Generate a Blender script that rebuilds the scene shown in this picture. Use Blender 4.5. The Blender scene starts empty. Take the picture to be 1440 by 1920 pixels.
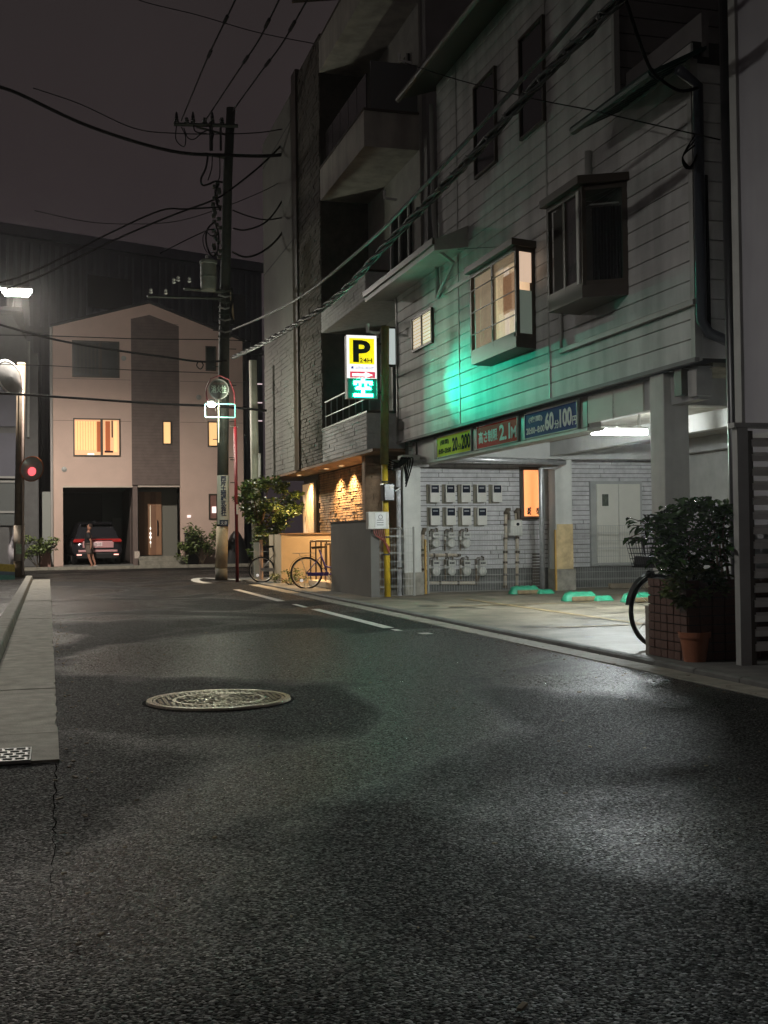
import bpy, bmesh, math, random
from mathutils import Vector, Matrix, Euler
random.seed(7)
R = math.radians
sc = bpy.context.scene
COL = sc.collection

# ------------------------------------------------------------------ camera
FPX, CX, CY, CAMH = 2200.0, 720.0, 960.0, 1.05
yaw, pit, rol = R(15.98), math.atan(47 / 2200), .012
fw = Vector((math.sin(yaw) * math.cos(pit), math.cos(yaw) * math.cos(pit), math.sin(pit)))
r0 = Vector((math.cos(yaw), -math.sin(yaw), 0)); u0 = r0.cross(fw)
rt = r0 * math.cos(rol) - u0 * math.sin(rol); up = u0 * math.cos(rol) + r0 * math.sin(rol)
cd = bpy.data.cameras.new('camera'); cam = bpy.data.objects.new('camera', cd); COL.objects.link(cam)
cam.matrix_world = Matrix(((rt.x, up.x, -fw.x, 0), (rt.y, up.y, -fw.y, 0), (rt.z, up.z, -fw.z, CAMH), (0, 0, 0, 1)))
cd.sensor_fit = 'HORIZONTAL'; cd.sensor_width = 36; cd.lens = 36 * FPX / 1440
cd.clip_start = .05; cd.clip_end = 600
sc.camera = cam

# ------------------------------------------------------------------ night sky
wd = bpy.data.worlds.new('World'); sc.world = wd; wd.use_nodes = True
nt = wd.node_tree; nt.nodes.clear()
out = nt.nodes.new('ShaderNodeOutputWorld'); bg = nt.nodes.new('ShaderNodeBackground')
tc = nt.nodes.new('ShaderNodeTexCoord'); sp = nt.nodes.new('ShaderNodeSeparateXYZ'); cr = nt.nodes.new('ShaderNodeValToRGB')
nt.links.new(tc.outputs['Generated'], sp.inputs[0]); nt.links.new(sp.outputs['Z'], cr.inputs[0])
cn = nt.nodes.new('ShaderNodeTexNoise'); cn.inputs['Scale'].default_value = 2.6; cn.inputs['Detail'].default_value = 5; nt.links.new(tc.outputs['Generated'], cn.inputs['Vector'])
cm = nt.nodes.new('ShaderNodeMapRange'); cm.inputs[1].default_value = .35; cm.inputs[2].default_value = .65; cm.inputs[3].default_value = .88; cm.inputs[4].default_value = 1.14; nt.links.new(cn.outputs['Fac'], cm.inputs[0])
cs = nt.nodes.new('ShaderNodeVectorMath'); cs.operation = 'SCALE'; nt.links.new(cr.outputs[0], cs.inputs[0]); nt.links.new(cm.outputs[0], cs.inputs['Scale']); nt.links.new(cs.outputs[0], bg.inputs[0]); nt.links.new(bg.outputs[0], out.inputs[0])
cr.color_ramp.elements[0].position = 0; cr.color_ramp.elements[0].color = (.037, .028, .032, 1)
cr.color_ramp.elements[1].position = .6; cr.color_ramp.elements[1].color = (.019, .0165, .0155, 1)
e = cr.color_ramp.elements.new(.3); e.color = (.030, .0230, .0238, 1)
bg.inputs[1].default_value = 1.0
sc.view_settings.view_transform = 'Standard'; sc.view_settings.look = 'None'
sc.view_settings.exposure = 0; sc.view_settings.gamma = 1
try:
    sc.cycles.max_bounces = 6; sc.cycles.use_light_tree = True; sc.cycles.sample_clamp_indirect = 4
except Exception: pass

LP = dict(left_lamp=4100, pole_lamp=150, near_lamp=560, porch=250, tube=950, led=60, led_area=330, panel_area=16)

def W(px, py, X=None, Y=None, Z=None):
    """a pixel of the photograph carried out to a known plane of the place"""
    d = fw + rt * ((px - CX) / FPX) - up * ((py - CY) / FPX)
    t = X / d.x if X is not None else Y / d.y if Y is not None else (Z - CAMH) / d.z
    return Vector((0, 0, CAMH)) + d * t

# ------------------------------------------------------------------ materials
MATS = {}
def mat(name, col, rough=.7, metal=0, var=.0, vs=3, bump=0, bs=60, emit=None, es=0, dirt=0, spec=.5, alpha=None, trans=0, streak=0):
    if name in MATS: return MATS[name]
    m = bpy.data.materials.new(name); m.use_nodes = True; N = m.node_tree.nodes; L = m.node_tree.links
    b = N['Principled BSDF']; b.inputs['Base Color'].default_value = (*col, 1)
    b.inputs['Roughness'].default_value = rough; b.inputs['Metallic'].default_value = metal
    b.inputs['Specular IOR Level'].default_value = spec
    tcn = N.new('ShaderNodeTexCoord')
    if var or dirt or streak:
        n = N.new('ShaderNodeTexNoise'); n.inputs['Scale'].default_value = vs; n.inputs['Detail'].default_value = 6; n.inputs['Roughness'].default_value = .65
        L.new(tcn.outputs['Object'], n.inputs['Vector'])
        r = N.new('ShaderNodeMapRange'); r.inputs[1].default_value = .3; r.inputs[2].default_value = .7
        r.inputs[3].default_value = 1 - var; r.inputs[4].default_value = 1 + var
        L.new(n.outputs['Fac'], r.inputs[0]); last = r.outputs[0]
        if streak:
            mp = N.new('ShaderNodeMapping'); mp.inputs['Scale'].default_value = (2.2, 2.2, .28)
            n2 = N.new('ShaderNodeTexNoise'); n2.inputs['Scale'].default_value = 1.5; n2.inputs['Detail'].default_value = 5
            L.new(tcn.outputs['Object'], mp.inputs[0]); L.new(mp.outputs[0], n2.inputs['Vector'])
            r2 = N.new('ShaderNodeMapRange'); r2.inputs[1].default_value = .42; r2.inputs[2].default_value = .68
            r2.inputs[3].default_value = 1; r2.inputs[4].default_value = 1 - streak
            L.new(n2.outputs['Fac'], r2.inputs[0])
            mu = N.new('ShaderNodeMath'); mu.operation = 'MULTIPLY'; L.new(last, mu.inputs[0]); L.new(r2.outputs[0], mu.inputs[1]); last = mu.outputs[0]
        mx = N.new('ShaderNodeVectorMath'); mx.operation = 'SCALE'; mx.inputs[0].default_value = col
        L.new(last, mx.inputs['Scale']); L.new(mx.outputs[0], b.inputs['Base Color'])
    if bump:
        n = N.new('ShaderNodeTexNoise'); n.inputs['Scale'].default_value = bs; n.inputs['Detail'].default_value = 4
        L.new(tcn.outputs['Object'], n.inputs['Vector'])
        bp = N.new('ShaderNodeBump'); bp.inputs['Strength'].default_value = bump; bp.inputs['Distance'].default_value = .01
        L.new(n.outputs['Fac'], bp.inputs['Height']); L.new(bp.outputs[0], b.inputs['Normal'])
    if emit: b.inputs['Emission Color'].default_value = (*emit, 1); b.inputs['Emission Strength'].default_value = es
    if trans: b.inputs['Transmission Weight'].default_value = trans
    if alpha is not None: b.inputs['Alpha'].default_value = alpha
    MATS[name] = m; return m

def asphalt(name, dark=.022, light=.075, wet=True):  # wet adds the painted shadow patch at lower right
    m = bpy.data.materials.new(name); m.use_nodes = True; N = m.node_tree.nodes; L = m.node_tree.links
    b = N['Principled BSDF']; t = N.new('ShaderNodeTexCoord')
    v = N.new('ShaderNodeTexVoronoi'); v.inputs['Scale'].default_value = 118; v.inputs['Randomness'].default_value = 1
    L.new(t.outputs['Object'], v.inputs['Vector'])
    v2 = N.new('ShaderNodeTexVoronoi'); v2.inputs['Scale'].default_value = 230
    L.new(t.outputs['Object'], v2.inputs['Vector'])
    # stone tint per cell
    sx = N.new('ShaderNodeSeparateXYZ'); L.new(v.outputs['Color'], sx.inputs[0])
    cr = N.new('ShaderNodeValToRGB'); L.new(sx.outputs[0], cr.inputs[0])
    for i_, (p_, c_) in enumerate(((0, dark * .45), (.62, dark), (.86, light), (.93, light * 3), (1, light * 9))):
        e = cr.color_ramp.elements[i_] if i_ < 2 else cr.color_ramp.elements.new(p_)
        e.position = p_; e.color = (c_, c_ * .95, c_ * .88, 1)
    # broad dark patches: soft shadow bands painted into the asphalt colour
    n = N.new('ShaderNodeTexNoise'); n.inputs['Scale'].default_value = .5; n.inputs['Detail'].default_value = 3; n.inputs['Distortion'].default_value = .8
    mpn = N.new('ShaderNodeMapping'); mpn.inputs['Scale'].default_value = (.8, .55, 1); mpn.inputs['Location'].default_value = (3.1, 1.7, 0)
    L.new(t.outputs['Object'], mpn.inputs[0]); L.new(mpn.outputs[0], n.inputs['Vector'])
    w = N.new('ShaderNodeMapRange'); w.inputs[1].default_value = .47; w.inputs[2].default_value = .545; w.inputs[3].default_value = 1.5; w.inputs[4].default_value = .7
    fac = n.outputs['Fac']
    if wet:  # one more dark patch, placed at lower right as painted shadow
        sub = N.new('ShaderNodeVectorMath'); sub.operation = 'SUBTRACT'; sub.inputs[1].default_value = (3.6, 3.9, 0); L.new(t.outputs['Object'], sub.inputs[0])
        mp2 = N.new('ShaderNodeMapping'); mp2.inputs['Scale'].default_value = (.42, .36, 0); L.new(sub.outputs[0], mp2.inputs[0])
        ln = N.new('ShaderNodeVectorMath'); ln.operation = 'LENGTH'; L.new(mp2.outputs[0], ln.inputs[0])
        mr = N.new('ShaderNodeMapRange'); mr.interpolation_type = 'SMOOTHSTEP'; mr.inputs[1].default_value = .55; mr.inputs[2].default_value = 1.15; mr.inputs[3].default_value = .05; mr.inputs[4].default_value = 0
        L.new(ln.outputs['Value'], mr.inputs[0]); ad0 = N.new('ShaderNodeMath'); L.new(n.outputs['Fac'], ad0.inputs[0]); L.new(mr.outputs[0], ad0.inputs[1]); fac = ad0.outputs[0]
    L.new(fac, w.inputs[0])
    n3 = N.new('ShaderNodeTexNoise'); n3.inputs['Scale'].default_value = 9; n3.inputs['Detail'].default_value = 6
    L.new(t.outputs['Object'], n3.inputs['Vector'])
    w3 = N.new('ShaderNodeMapRange'); w3.inputs[1].default_value = .3; w3.inputs[2].default_value = .7; w3.inputs[3].default_value = .7; w3.inputs[4].default_value = 1.3
    L.new(n3.outputs['Fac'], w3.inputs[0])
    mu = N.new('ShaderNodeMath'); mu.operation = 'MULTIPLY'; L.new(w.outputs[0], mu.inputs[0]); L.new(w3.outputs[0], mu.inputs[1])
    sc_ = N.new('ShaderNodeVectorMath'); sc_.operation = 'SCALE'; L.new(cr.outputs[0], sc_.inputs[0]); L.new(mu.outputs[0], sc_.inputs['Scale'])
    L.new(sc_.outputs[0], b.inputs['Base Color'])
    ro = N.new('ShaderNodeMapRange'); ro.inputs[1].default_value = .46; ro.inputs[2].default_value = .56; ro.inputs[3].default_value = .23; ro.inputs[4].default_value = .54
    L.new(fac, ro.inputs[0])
    ra = N.new('ShaderNodeMath'); ra.operation = 'MULTIPLY_ADD'; ra.inputs[1].default_value = .22; L.new(sx.outputs[1], ra.inputs[0]); L.new(ro.outputs[0], ra.inputs[2])
    L.new(ra.outputs[0], b.inputs['Roughness'])
    # relief: stones stand up with tilted faces
    ad = N.new('ShaderNodeMath'); ad.operation = 'MULTIPLY_ADD'; ad.inputs[1].default_value = -1.0
    L.new(v.outputs['Distance'], ad.inputs[0])
    a2 = N.new('ShaderNodeMath'); a2.operation = 'MULTIPLY'; a2.inputs[1].default_value = .9; L.new(sx.outputs[2], a2.inputs[0]); L.new(a2.outputs[0], ad.inputs[2])
    a3 = N.new('ShaderNodeMath'); a3.operation = 'MULTIPLY_ADD'; a3.inputs[1].default_value = -.4; L.new(v2.outputs['Distance'], a3.inputs[0]); L.new(ad.outputs[0], a3.inputs[2])
    bp = N.new('ShaderNodeBump'); bp.inputs['Strength'].default_value = 1; bp.inputs['Distance'].default_value = .014
    L.new(a3.outputs[0], bp.inputs['Height']); L.new(bp.outputs[0], b.inputs['Normal'])
    sr = N.new('ShaderNodeValToRGB')                      # binder-coated stones are dull, bare wet ones glint
    for i_, (p_, c_) in enumerate(((0, .015), (.5, .06), (.72, .25), (.88, .7), (1, 1.0))):
        e = sr.color_ramp.elements[i_] if i_ < 2 else sr.color_ramp.elements.new(p_)
        e.position = p_; e.color = (c_, c_, c_, 1)
    L.new(sx.outputs[2], sr.inputs[0]); L.new(sr.outputs[0], b.inputs['Specular IOR Level'])
    MATS[name] = m; return m

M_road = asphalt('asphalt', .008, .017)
M_road2 = asphalt('asphalt_side', .010, .022, False)
M_conc = mat('concrete', (.24, .225, .185), .75, var=.35, vs=6, bump=.5, bs=90)
M_concd = mat('concrete_dark', (.13, .13, .12), .75, var=.3, vs=4, bump=.3, bs=90)
M_floor = mat('parking_concrete', (.18, .158, .118), .6, var=.6, vs=1.3, bump=.35, bs=70)
M_line = mat('road_paint', (.62, .61, .56), .6, var=.35, vs=14, bump=.4, bs=150)
M_yline = mat('yellow_paint_worn', (.27, .20, .10), .7, var=.5, vs=9)
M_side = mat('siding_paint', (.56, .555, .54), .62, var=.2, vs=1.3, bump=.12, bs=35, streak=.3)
M_sided = mat('siding_shade_grey', (.2, .19, .19), .7, var=.15, vs=2)
M_back = mat('siding_joint', (.06, .06, .058), .9)
M_trim = mat('trim_metal', (.36, .36, .34), .5, var=.15)
M_brown = mat('bronze_frame', (.055, .042, .030), .45, var=.2)
M_black = mat('black_rubber', (.012, .012, .013), .5)
M_wire = mat('cable_black', (.008, .007, .008), .85, spec=.12)
M_glass = mat('dark_glass', (.02, .022, .024), .06, spec=.9)
M_steel = mat('galvanised', (.42, .42, .42), .4, metal=.6, var=.2, vs=12)
M_white = mat('white_paint', (.75, .75, .73), .5, var=.06)
M_cream = mat('cream_plastic', (.62, .60, .54), .45, var=.05)
M_stonew = mat('pale_stone_siding', (.52, .51, .51), .75, var=.2, vs=7, bump=.4, bs=40)
M_stoneb = mat('brown_stone', (.33, .22, .135), .8, var=.35, vs=5, bump=.5, bs=35)
M_stoned = mat('dark_stone', (.075, .062, .050), .85, var=.35, vs=5, bump=.4, bs=30)
M_render = mat('grey_render', (.15, .145, .13), .8, var=.1, vs=2, bump=.2, bs=90)
M_beige = mat('beige_render', (.58, .47, .33), .8, var=.08, vs=3, bump=.15, bs=90)

# ------------------------------------------------------------------ mesh helpers
def tag(o, label=None, cat=None, group=None, kind=None):
    if label: o['label'] = label
    if cat: o['category'] = cat
    if group: o['group'] = group
    if kind: o['kind'] = kind
    return o
def chain(p):
    v = Vector((0, 0, 0))
    while p is not None: v = v + p.location; p = p.parent
    return v
def empty(name, loc, label, cat, group=None, rz=0):
    o = bpy.data.objects.new(name, None); COL.objects.link(o); o.location = loc; o.rotation_euler = (0, 0, rz)
    o.empty_display_size = .2
    return tag(o, label, cat, group)

class MB:
    def __init__(s): s.v = []; s.f = []; s.m = []; s.mi = 0
    def add(s, vs, fs):
        n = len(s.v); s.v += [tuple(v) for v in vs]; s.f += [tuple(i + n for i in f) for f in fs]; s.m += [s.mi] * len(fs); return s
    def box(s, x0, x1, y0, y1, z0, z1):
        vs = [(x, y, z) for z in (z0, z1) for x, y in ((x0, y0), (x1, y0), (x1, y1), (x0, y1))]
        return s.add(vs, [(3, 2, 1, 0), (4, 5, 6, 7), (0, 1, 5, 4), (1, 2, 6, 5), (2, 3, 7, 6), (3, 0, 4, 7)])
    def obox(s, c, ax, ay, az):   # centre and three half-axis vectors
        c, ax, ay, az = Vector(c), Vector(ax), Vector(ay), Vector(az)
        vs = [c + ax * a + ay * b + az * d for d in (-1, 1) for a, b in ((-1, -1), (1, -1), (1, 1), (-1, 1))]
        return s.add(vs, [(3, 2, 1, 0), (4, 5, 6, 7), (0, 1, 5, 4), (1, 2, 6, 5), (2, 3, 7, 6), (3, 0, 4, 7)])
    def poly(s, pts, n=None):
        return s.add(pts, [tuple(range(len(pts)))])
    def prism(s, pts, d):         # closed polygon pushed along vector d
        n = len(pts); d = Vector(d); a = [Vector(p) for p in pts]; b = [p + d for p in a]
        return s.add(a + b, [tuple(range(n))[::-1], tuple(range(n, 2 * n))] + [(i, (i + 1) % n, n + (i + 1) % n, n + i) for i in range(n)])
    def tube(s, pts, r, n=8, caps=True):
        pts = [Vector(p) for p in pts]; rings = []; k = len(pts)
        rr = r if isinstance(r, (list, tuple)) else [r] * k
        prev = None
        for i, p in enumerate(pts):
            t = (pts[min(i + 1, k - 1)] - pts[max(i - 1, 0)]).normalized()
            a = prev if prev is not None else (Vector((0, 0, 1)) if abs(t.z) < .9 else Vector((1, 0, 0)))
            x = (a - t * a.dot(t))
            if x.length < 1e-4: x = t.orthogonal()
            x.normalize(); y = t.cross(x); prev = x
            rings.append([p + (x * math.cos(2 * math.pi * j / n) + y * math.sin(2 * math.pi * j / n)) * rr[i] for j in range(n)])
        vs = [v for q in rings for v in q]; fs = []
        for i in range(k - 1):
            for j in range(n):
                fs.append((i * n + j, i * n + (j + 1) % n, (i + 1) * n + (j + 1) % n, (i + 1) * n + j))
        if caps: fs += [tuple(range(n))[::-1], tuple(range((k - 1) * n, k * n))]
        return s.add(vs, fs)
    def lathe(s, prof, c, ax=(0, 0, 1), n=24):
        c = Vector(c); ax = Vector(ax).normalized(); x = ax.orthogonal().normalized(); y = ax.cross(x); k = len(prof)
        vs = [c + ax * h + (x * math.cos(2 * math.pi * j / n) + y * math.sin(2 * math.pi * j / n)) * r for r, h in prof for j in range(n)]
        fs = [(i * n + j, i * n + (j + 1) % n, (i + 1) * n + (j + 1) % n, (i + 1) * n + j) for i in range(k - 1) for j in range(n)]
        return s.add(vs, fs)
    def build(s, name, m, parent=None, smooth=False, bevel=0, local=False, kind=None):
        me = bpy.data.meshes.new(name)
        vs = s.v
        if parent is not None and not local:
            o_ = chain(parent); vs = [(a - o_.x, b - o_.y, c - o_.z) for a, b, c in vs]
        me.from_pydata(vs, [], s.f); me.update()
        ms = m if isinstance(m, (list, tuple)) else [m]
        for q in ms: me.materials.append(q)
        if len(ms) > 1: me.polygons.foreach_set('material_index', s.m)
        if smooth: me.polygons.foreach_set('use_smooth', [True] * len(me.polygons))
        bm = bmesh.new(); bm.from_mesh(me); bmesh.ops.recalc_face_normals(bm, faces=bm.faces); bm.to_mesh(me); bm.free()
        o = bpy.data.objects.new(name, me); COL.objects.link(o); o.parent = parent
        if bevel:
            b = o.modifiers.new('bevel', 'BEVEL'); b.width = bevel; b.segments = 2; b.limit_method = 'ANGLE'
        if kind: o['kind'] = kind
        return o

def piece(name, me, loc, parent, scale=(1, 1, 1)):
    o = bpy.data.objects.new(name, me); COL.objects.link(o); o.parent = parent
    o.location = Vector(loc) - (chain(parent) if parent else Vector()); o.scale = scale; return o
def copy_tree(o, loc, rz=None, label=None, parent=None, scale=None):
    c = o.copy(); COL.objects.link(c)
    if parent is None:
        c.location = loc
        if rz is not None: c.rotation_euler = (0, 0, rz)
        if label: c['label'] = label
        if scale: c.scale = (scale,) * 3
    else: c.parent = parent
    for ch in list(o.children): copy_tree(ch, None, parent=c)
    return c
def boxpart(name, m, parent, *b, bevel=0): return MB().box(*b).build(name, m, parent, bevel=bevel)

FONTCURVES = []
def text(body, o, ux, uy, w, h, m, parent, name='lettering', thick=.003, bold=.0, vertical=False):
    """lettering stretched into the rectangle at o, w along ux and h along uy"""
    o, ux, uy = Vector(o), Vector(ux).normalized(), Vector(uy).normalized(); nz = ux.cross(uy)
    cu = bpy.data.curves.new('t', 'FONT'); cu.body = '\n'.join(body) if vertical else body
    cu.size = 1; cu.extrude = .01; cu.offset = bold; cu.resolution_u = 3
    if vertical: cu.space_line = .85; cu.align_x = 'CENTER'
    ob = bpy.data.objects.new('t', cu); COL.objects.link(ob)
    dg = bpy.context.evaluated_depsgraph_get(); me = bpy.data.meshes.new_from_object(ob.evaluated_get(dg))
    bpy.data.objects.remove(ob); bpy.data.curves.remove(cu)
    if len(me.vertices) == 0: return None
    xs = [v.co.x for v in me.vertices]; ys = [v.co.y for v in me.vertices]
    x0, x1, y0, y1 = min(xs), max(xs), min(ys), max(ys); off = chain(parent)
    for v in me.vertices:
        a = (v.co.x - x0) / (x1 - x0) * w; b = (v.co.y - y0) / (y1 - y0) * h; c = .0005 if v.co.z < 0 else thick
        v.co = o + ux * a + uy * b + nz * c - off
    me.materials.clear(); me.materials.append(m); me.update()
    ob = bpy.data.objects.new(name, me); COL.objects.link(ob); ob.parent = parent; return ob

def catenary(a, b, sag, n=14):
    a, b = Vector(a), Vector(b)
    return [a.lerp(b, i / n) - Vector((0, 0, 4 * sag * (i / n) * (1 - i / n))) for i in range(n + 1)]
def smooth(pts, k=5):
    pts = [Vector(p) for p in pts]; out_ = []
    for i in range(len(pts) - 1):
        p0, p1, p2, p3 = pts[max(i - 1, 0)], pts[i], pts[i + 1], pts[min(i + 2, len(pts) - 1)]
        for j in range(k):
            t = j / k
            out_.append(.5 * ((2 * p1) + (p2 - p0) * t + (2 * p0 - 5 * p1 + 4 * p2 - p3) * t * t + (3 * p1 - p0 - 3 * p2 + p3) * t ** 3))
    out_.append(pts[-1]); return out_

def stone_face(mb, o, ux, uz, nrm, w, h, row, lmin, lmax, proud=.012, base=.01, rnd=None, g=.0065):
    """uneven stacked slabs covering a rectangle"""
    rnd = rnd or random; o, ux, uz, nrm = Vector(o), Vector(ux), Vector(uz), Vector(nrm)
    z = 0
    while z < h - .01:
        hh = min(row * rnd.uniform(.8, 1.2), h - z); x = -rnd.uniform(0, lmin)
        while x < w:
            l = rnd.uniform(lmin, lmax); a, b = max(x, 0), min(x + l, w); x += l
            if b - a < .02: continue
            d = base + rnd.uniform(0, proud)
            c = o + ux * ((a + b) / 2) + uz * (z + hh / 2) + nrm * (d / 2)
            mb.obox(c, ux * ((b - a) / 2 - g), nrm * (d / 2), uz * (hh / 2 - g))
        z += hh
    return mb

# ================================================================== SETTING
def sheet(name, x0, x1, y0, y1, z, m, nx=1):
    return tag(MB().poly([(x0, y0, z), (x1, y0, z), (x1, y1, z), (x0, y1, z)]).build(name, m), kind='structure')
sheet('ground', -250, 250, -60, 400, -.06, M_road2)
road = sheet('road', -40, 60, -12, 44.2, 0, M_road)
tag(MB().box(4.72, 14, 8.95, 20.9, -.05, .022).build('parking_floor', M_floor), kind='structure')
tag(MB().box(4.72, 9, -12, 8.95, -.05, .030).build('right_verge', M_concd), kind='structure')
tag(MB().box(4.72, 9.5, 20.9, 31, -.05, .018).build('apartment_forecourt', M_concd), kind='structure')
tag(MB().box(-14, -.57, -12, 33.2, -.05, .012).build('left_driveway', M_road2), kind='structure')
tag(MB().box(-14, 12, 44.2, 46.2, -.05, .09).build('house_forecourt', M_concd), kind='structure')

# left gutter: concrete slabs, kerb stones
gut = tag(MB().box(-.40, .04, 5.79, 33.2, -.05, .004).build('left_gutter', M_concd), kind='structure')
slab = None
ys = [5.80, 6.62, 8.6, 10.6, 12.6, 13.9, 16.4, 18.9, 21.4, 23.9, 26.4, 28.9, 31.2, 33.2]
for a, b in zip(ys[:-1], ys[1:]):
    if a < 6:   # slab round the grate
        mb = MB(); mb.box(-.085, .045, a, b - .008, 0, .016); mb.box(-.40, -.085, 6.17, b - .008, 0, .016); mb.build('gutter_slab', M_conc, gut)
    else:
        ee = [(-.40, a + .006)]; ne = max(4, int((b - a) / .09))      # outer edge nibbled by traffic
        ee += [(.045 - (random.uniform(.008, .022) if random.random() < .16 else random.uniform(0, .004)), a + .008 + (b - a - .016) * j / ne) for j in range(ne + 1)] + [(-.40, b - .006)]
        MB().prism([(x_, y_, 0) for x_, y_ in ee], (0, 0, .014 + random.uniform(0, .004))).build('gutter_slab', M_conc, gut)
kb = tag(MB().box(-.57, -.41, 5.2, 33.2, -.05, .01).build('left_kerb', M_concd), kind='structure')
y = 5.2
while y < 33:
    y2 = min(y + 1.2, 33.2)
    MB().prism([(-.57, y + .006, .01), (-.405, y + .006, .01), (-.42, y + .006, .105), (-.435, y + .006, .12), (-.57, y + .006, .12)], (0, y2 - y - .012, 0)).build('kerb_stone', M_conc, kb); y = y2
# right gutter strip and low kerb
gr = tag(MB().box(4.36, 4.6, -6, 26.5, -.05, .003).build('right_gutter', M_concd), kind='structure')
y = -6
while y < 26.4:
    y2 = min(y + 2.4, 26.5); MB().box(4.37 + random.uniform(-.012, .006), 4.6, y + .006, y2 - .006, 0, .008 + random.uniform(0, .003)).build('gutter_slab', M_conc, gr); y = y2
kr = tag(MB().box(4.615, 4.715, -6, 26.5, -.05, .004).build('right_kerb', M_concd), kind='structure')
y = -6
while y < 26.4:
    y2 = min(y + .6, 26.5); MB().prism([(4.62, y + .005, .0), (4.715, y + .005, .0), (4.715, y + .005, .045), (4.645, y + .005, .045), (4.62, y + .005, .032)], (0, y2 - y - .01, 0)).build('kerb_stone', M_concd, kr); y = y2
# crossing kerb in front of the far house
fk = tag(MB().box(-12, 11, 44.08, 44.2, -.05, .10).build('far_kerb', M_concd), kind='structure')
x = -12
while x < 10.9:
    MB().box(x + .01, x + .99, 44.0, 44.1, -.02, .115).build('kerb_stone', M_conc, fk); x += 1

# painted lines, worn into dashes
def paint(pts, name='painted_line'):
    mb = MB()
    for (x0, x1, y0, y1) in pts: mb.poly([(x0, y0, .004), (x1, y0, .004), (x1, y1, .004), (x0, y1, .004)])
    return tag(mb.build(name, M_line), kind='structure')
paint([(3.70, 3.83, 13.0, 16.9), (3.72, 3.80, 12.55, 12.8), (3.85, 3.98, 12.0, 12.2)])
paint([(3.66, 3.80, 19.3, 24.2), (3.7, 3.78, 17.4, 18.3)])
# rounded white line round the corner beside the pole
arc = [W(q[0], q[1], Z=0) for q in ((475, 1089), (440, 1087), (405, 1085), (378, 1084), (366, 1087), (372, 1091), (390, 1094))]
mb = MB(); arc = smooth(arc, 5)
for a, b in zip(arc[:-1], arc[1:]):
    d = (b - a); d.z = 0; d.normalize(); s = Vector((-d.y, d.x, 0)) * .11
    mb.poly([Vector((p.x, p.y, .006)) for p in (a - s, b - s, b + s, a + s)])
tag(mb.build('painted_line', M_line), kind='structure')
mb = MB()                                                # oil drips and tyre marks on the bay floor
for i in range(26):
    cx_, cy_, rr_ = random.uniform(5.2, 10.5), random.uniform(10.5, 19), random.uniform(.04, .22); n_ = 11
    mb.poly([(cx_ + math.cos(6.283 * j / n_) * rr_ * random.uniform(.6, 1.2), cy_ + math.sin(6.283 * j / n_) * rr_ * random.uniform(.6, 1.2), .0245 + i * .00004) for j in range(n_)])
tag(mb.build('oil_stains', mat('oil_stain', (.06, .052, .04), .45, var=.3, vs=8)), kind='stuff')
# parking bay lines, worn yellow
mb = MB()
for (a, b, w) in (((5.4, 12.0), (7.0, 12.0), .1), ((6.5, 11.2), (6.5, 18), .1), ((7.0, 12.4), (10.5, 14.0), .08), ((9.2, 12), (9.2, 18), .1), ((5.6, 16.2), (8, 16.2), .1)):
    d = Vector((b[0] - a[0], b[1] - a[1], 0)).normalized(); s = Vector((-d.y, d.x, 0)) * w / 2
    A, B = Vector((*a, .030)), Vector((*b, .030)); mb.poly([A - s, B - s, B + s, A + s])
tag(mb.build('parking_bay_lines', M_yline), kind='structure')
# crack running on from the gutter's end
mb = MB(); pts = []; y = 5.78
while y > 3.2: pts.append((.03 + random.uniform(-.008, .008) - (5.78 - y) * .012, y)); y -= .06
for a, b in zip(pts[:-1], pts[1:]):
    w = random.uniform(.0008, .0032) * min(1, max(.1, (a[1] - 3.2) / 1.5)); mb.poly([(a[0] - w, a[1], .0015), (b[0] - w, b[1], .0015), (b[0] + w, b[1], .0015), (a[0] + w, a[1], .0015)])
tag(mb.build('road_crack', mat('crack_dark', (.004, .004, .004), 1, spec=0)), kind='structure')

mb = MB()
for i in range(420):                                     # grit and leaf litter that gathers along the gutters
    if i % 3 == 0: x_, y_ = random.gauss(.12, .06), random.uniform(3, 20)
    elif i % 3 == 1: x_, y_ = random.gauss(4.30, .12), random.uniform(5, 22)
    else: x_, y_ = random.uniform(.2, 4.3), random.uniform(2, 14)
    r_ = random.uniform(.002, .007); a_ = random.uniform(0, 3); d1 = Vector((math.cos(a_), math.sin(a_), random.uniform(-.2, .2))) * r_ * random.uniform(1, 2.2); d2 = Vector((-math.sin(a_), math.cos(a_), 0)) * r_
    mb.obox((x_, y_, .010), d1, d2, (0, 0, r_ * .5))
tag(mb.build('road_grit', mat('grit', (.16, .13, .09), .8, var=.4, vs=30)), kind='stuff')

# ================================================================== STREET IRON
M_iron = mat('wet_cast_iron', (.50, .46, .36), .22, metal=.9, var=.3, vs=25, bump=.25, bs=120)
M_irond = mat('iron_recess', (.012, .012, .012), .6)
mh = empty('manhole_cover', (1.06, 7.65, 0), 'large round cast iron manhole cover with raised pattern in the wet road', 'manhole cover')
c = Vector((1.06, 7.65, 0))
MB().lathe([(0, .006), (.425, .006)], c, n=64).build('cover_plate', M_irond, mh)
MB().lathe([(.428, .0), (.428, .017), (.462, .017), (.468, .004)], c, n=72).build('frame_ring', M_iron, mh, smooth=False)
MB().lathe([(.405, .005), (.405, .015), (.422, .015), (.422, .005)], c, n=72).build('cover_rim', M_iron, mh)
MB().lathe([(.275, .005), (.275, .015), (.30, .015), (.30, .005)], c, n=64).build('inner_ring', M_iron, mh)
MB().lathe([(.466, .0015), (.49, .0015)], c, n=40).build('tar_collar', mat('tar_collar', (.006, .006, .006), .9, spec=.05), mh)
mb = MB()
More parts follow.
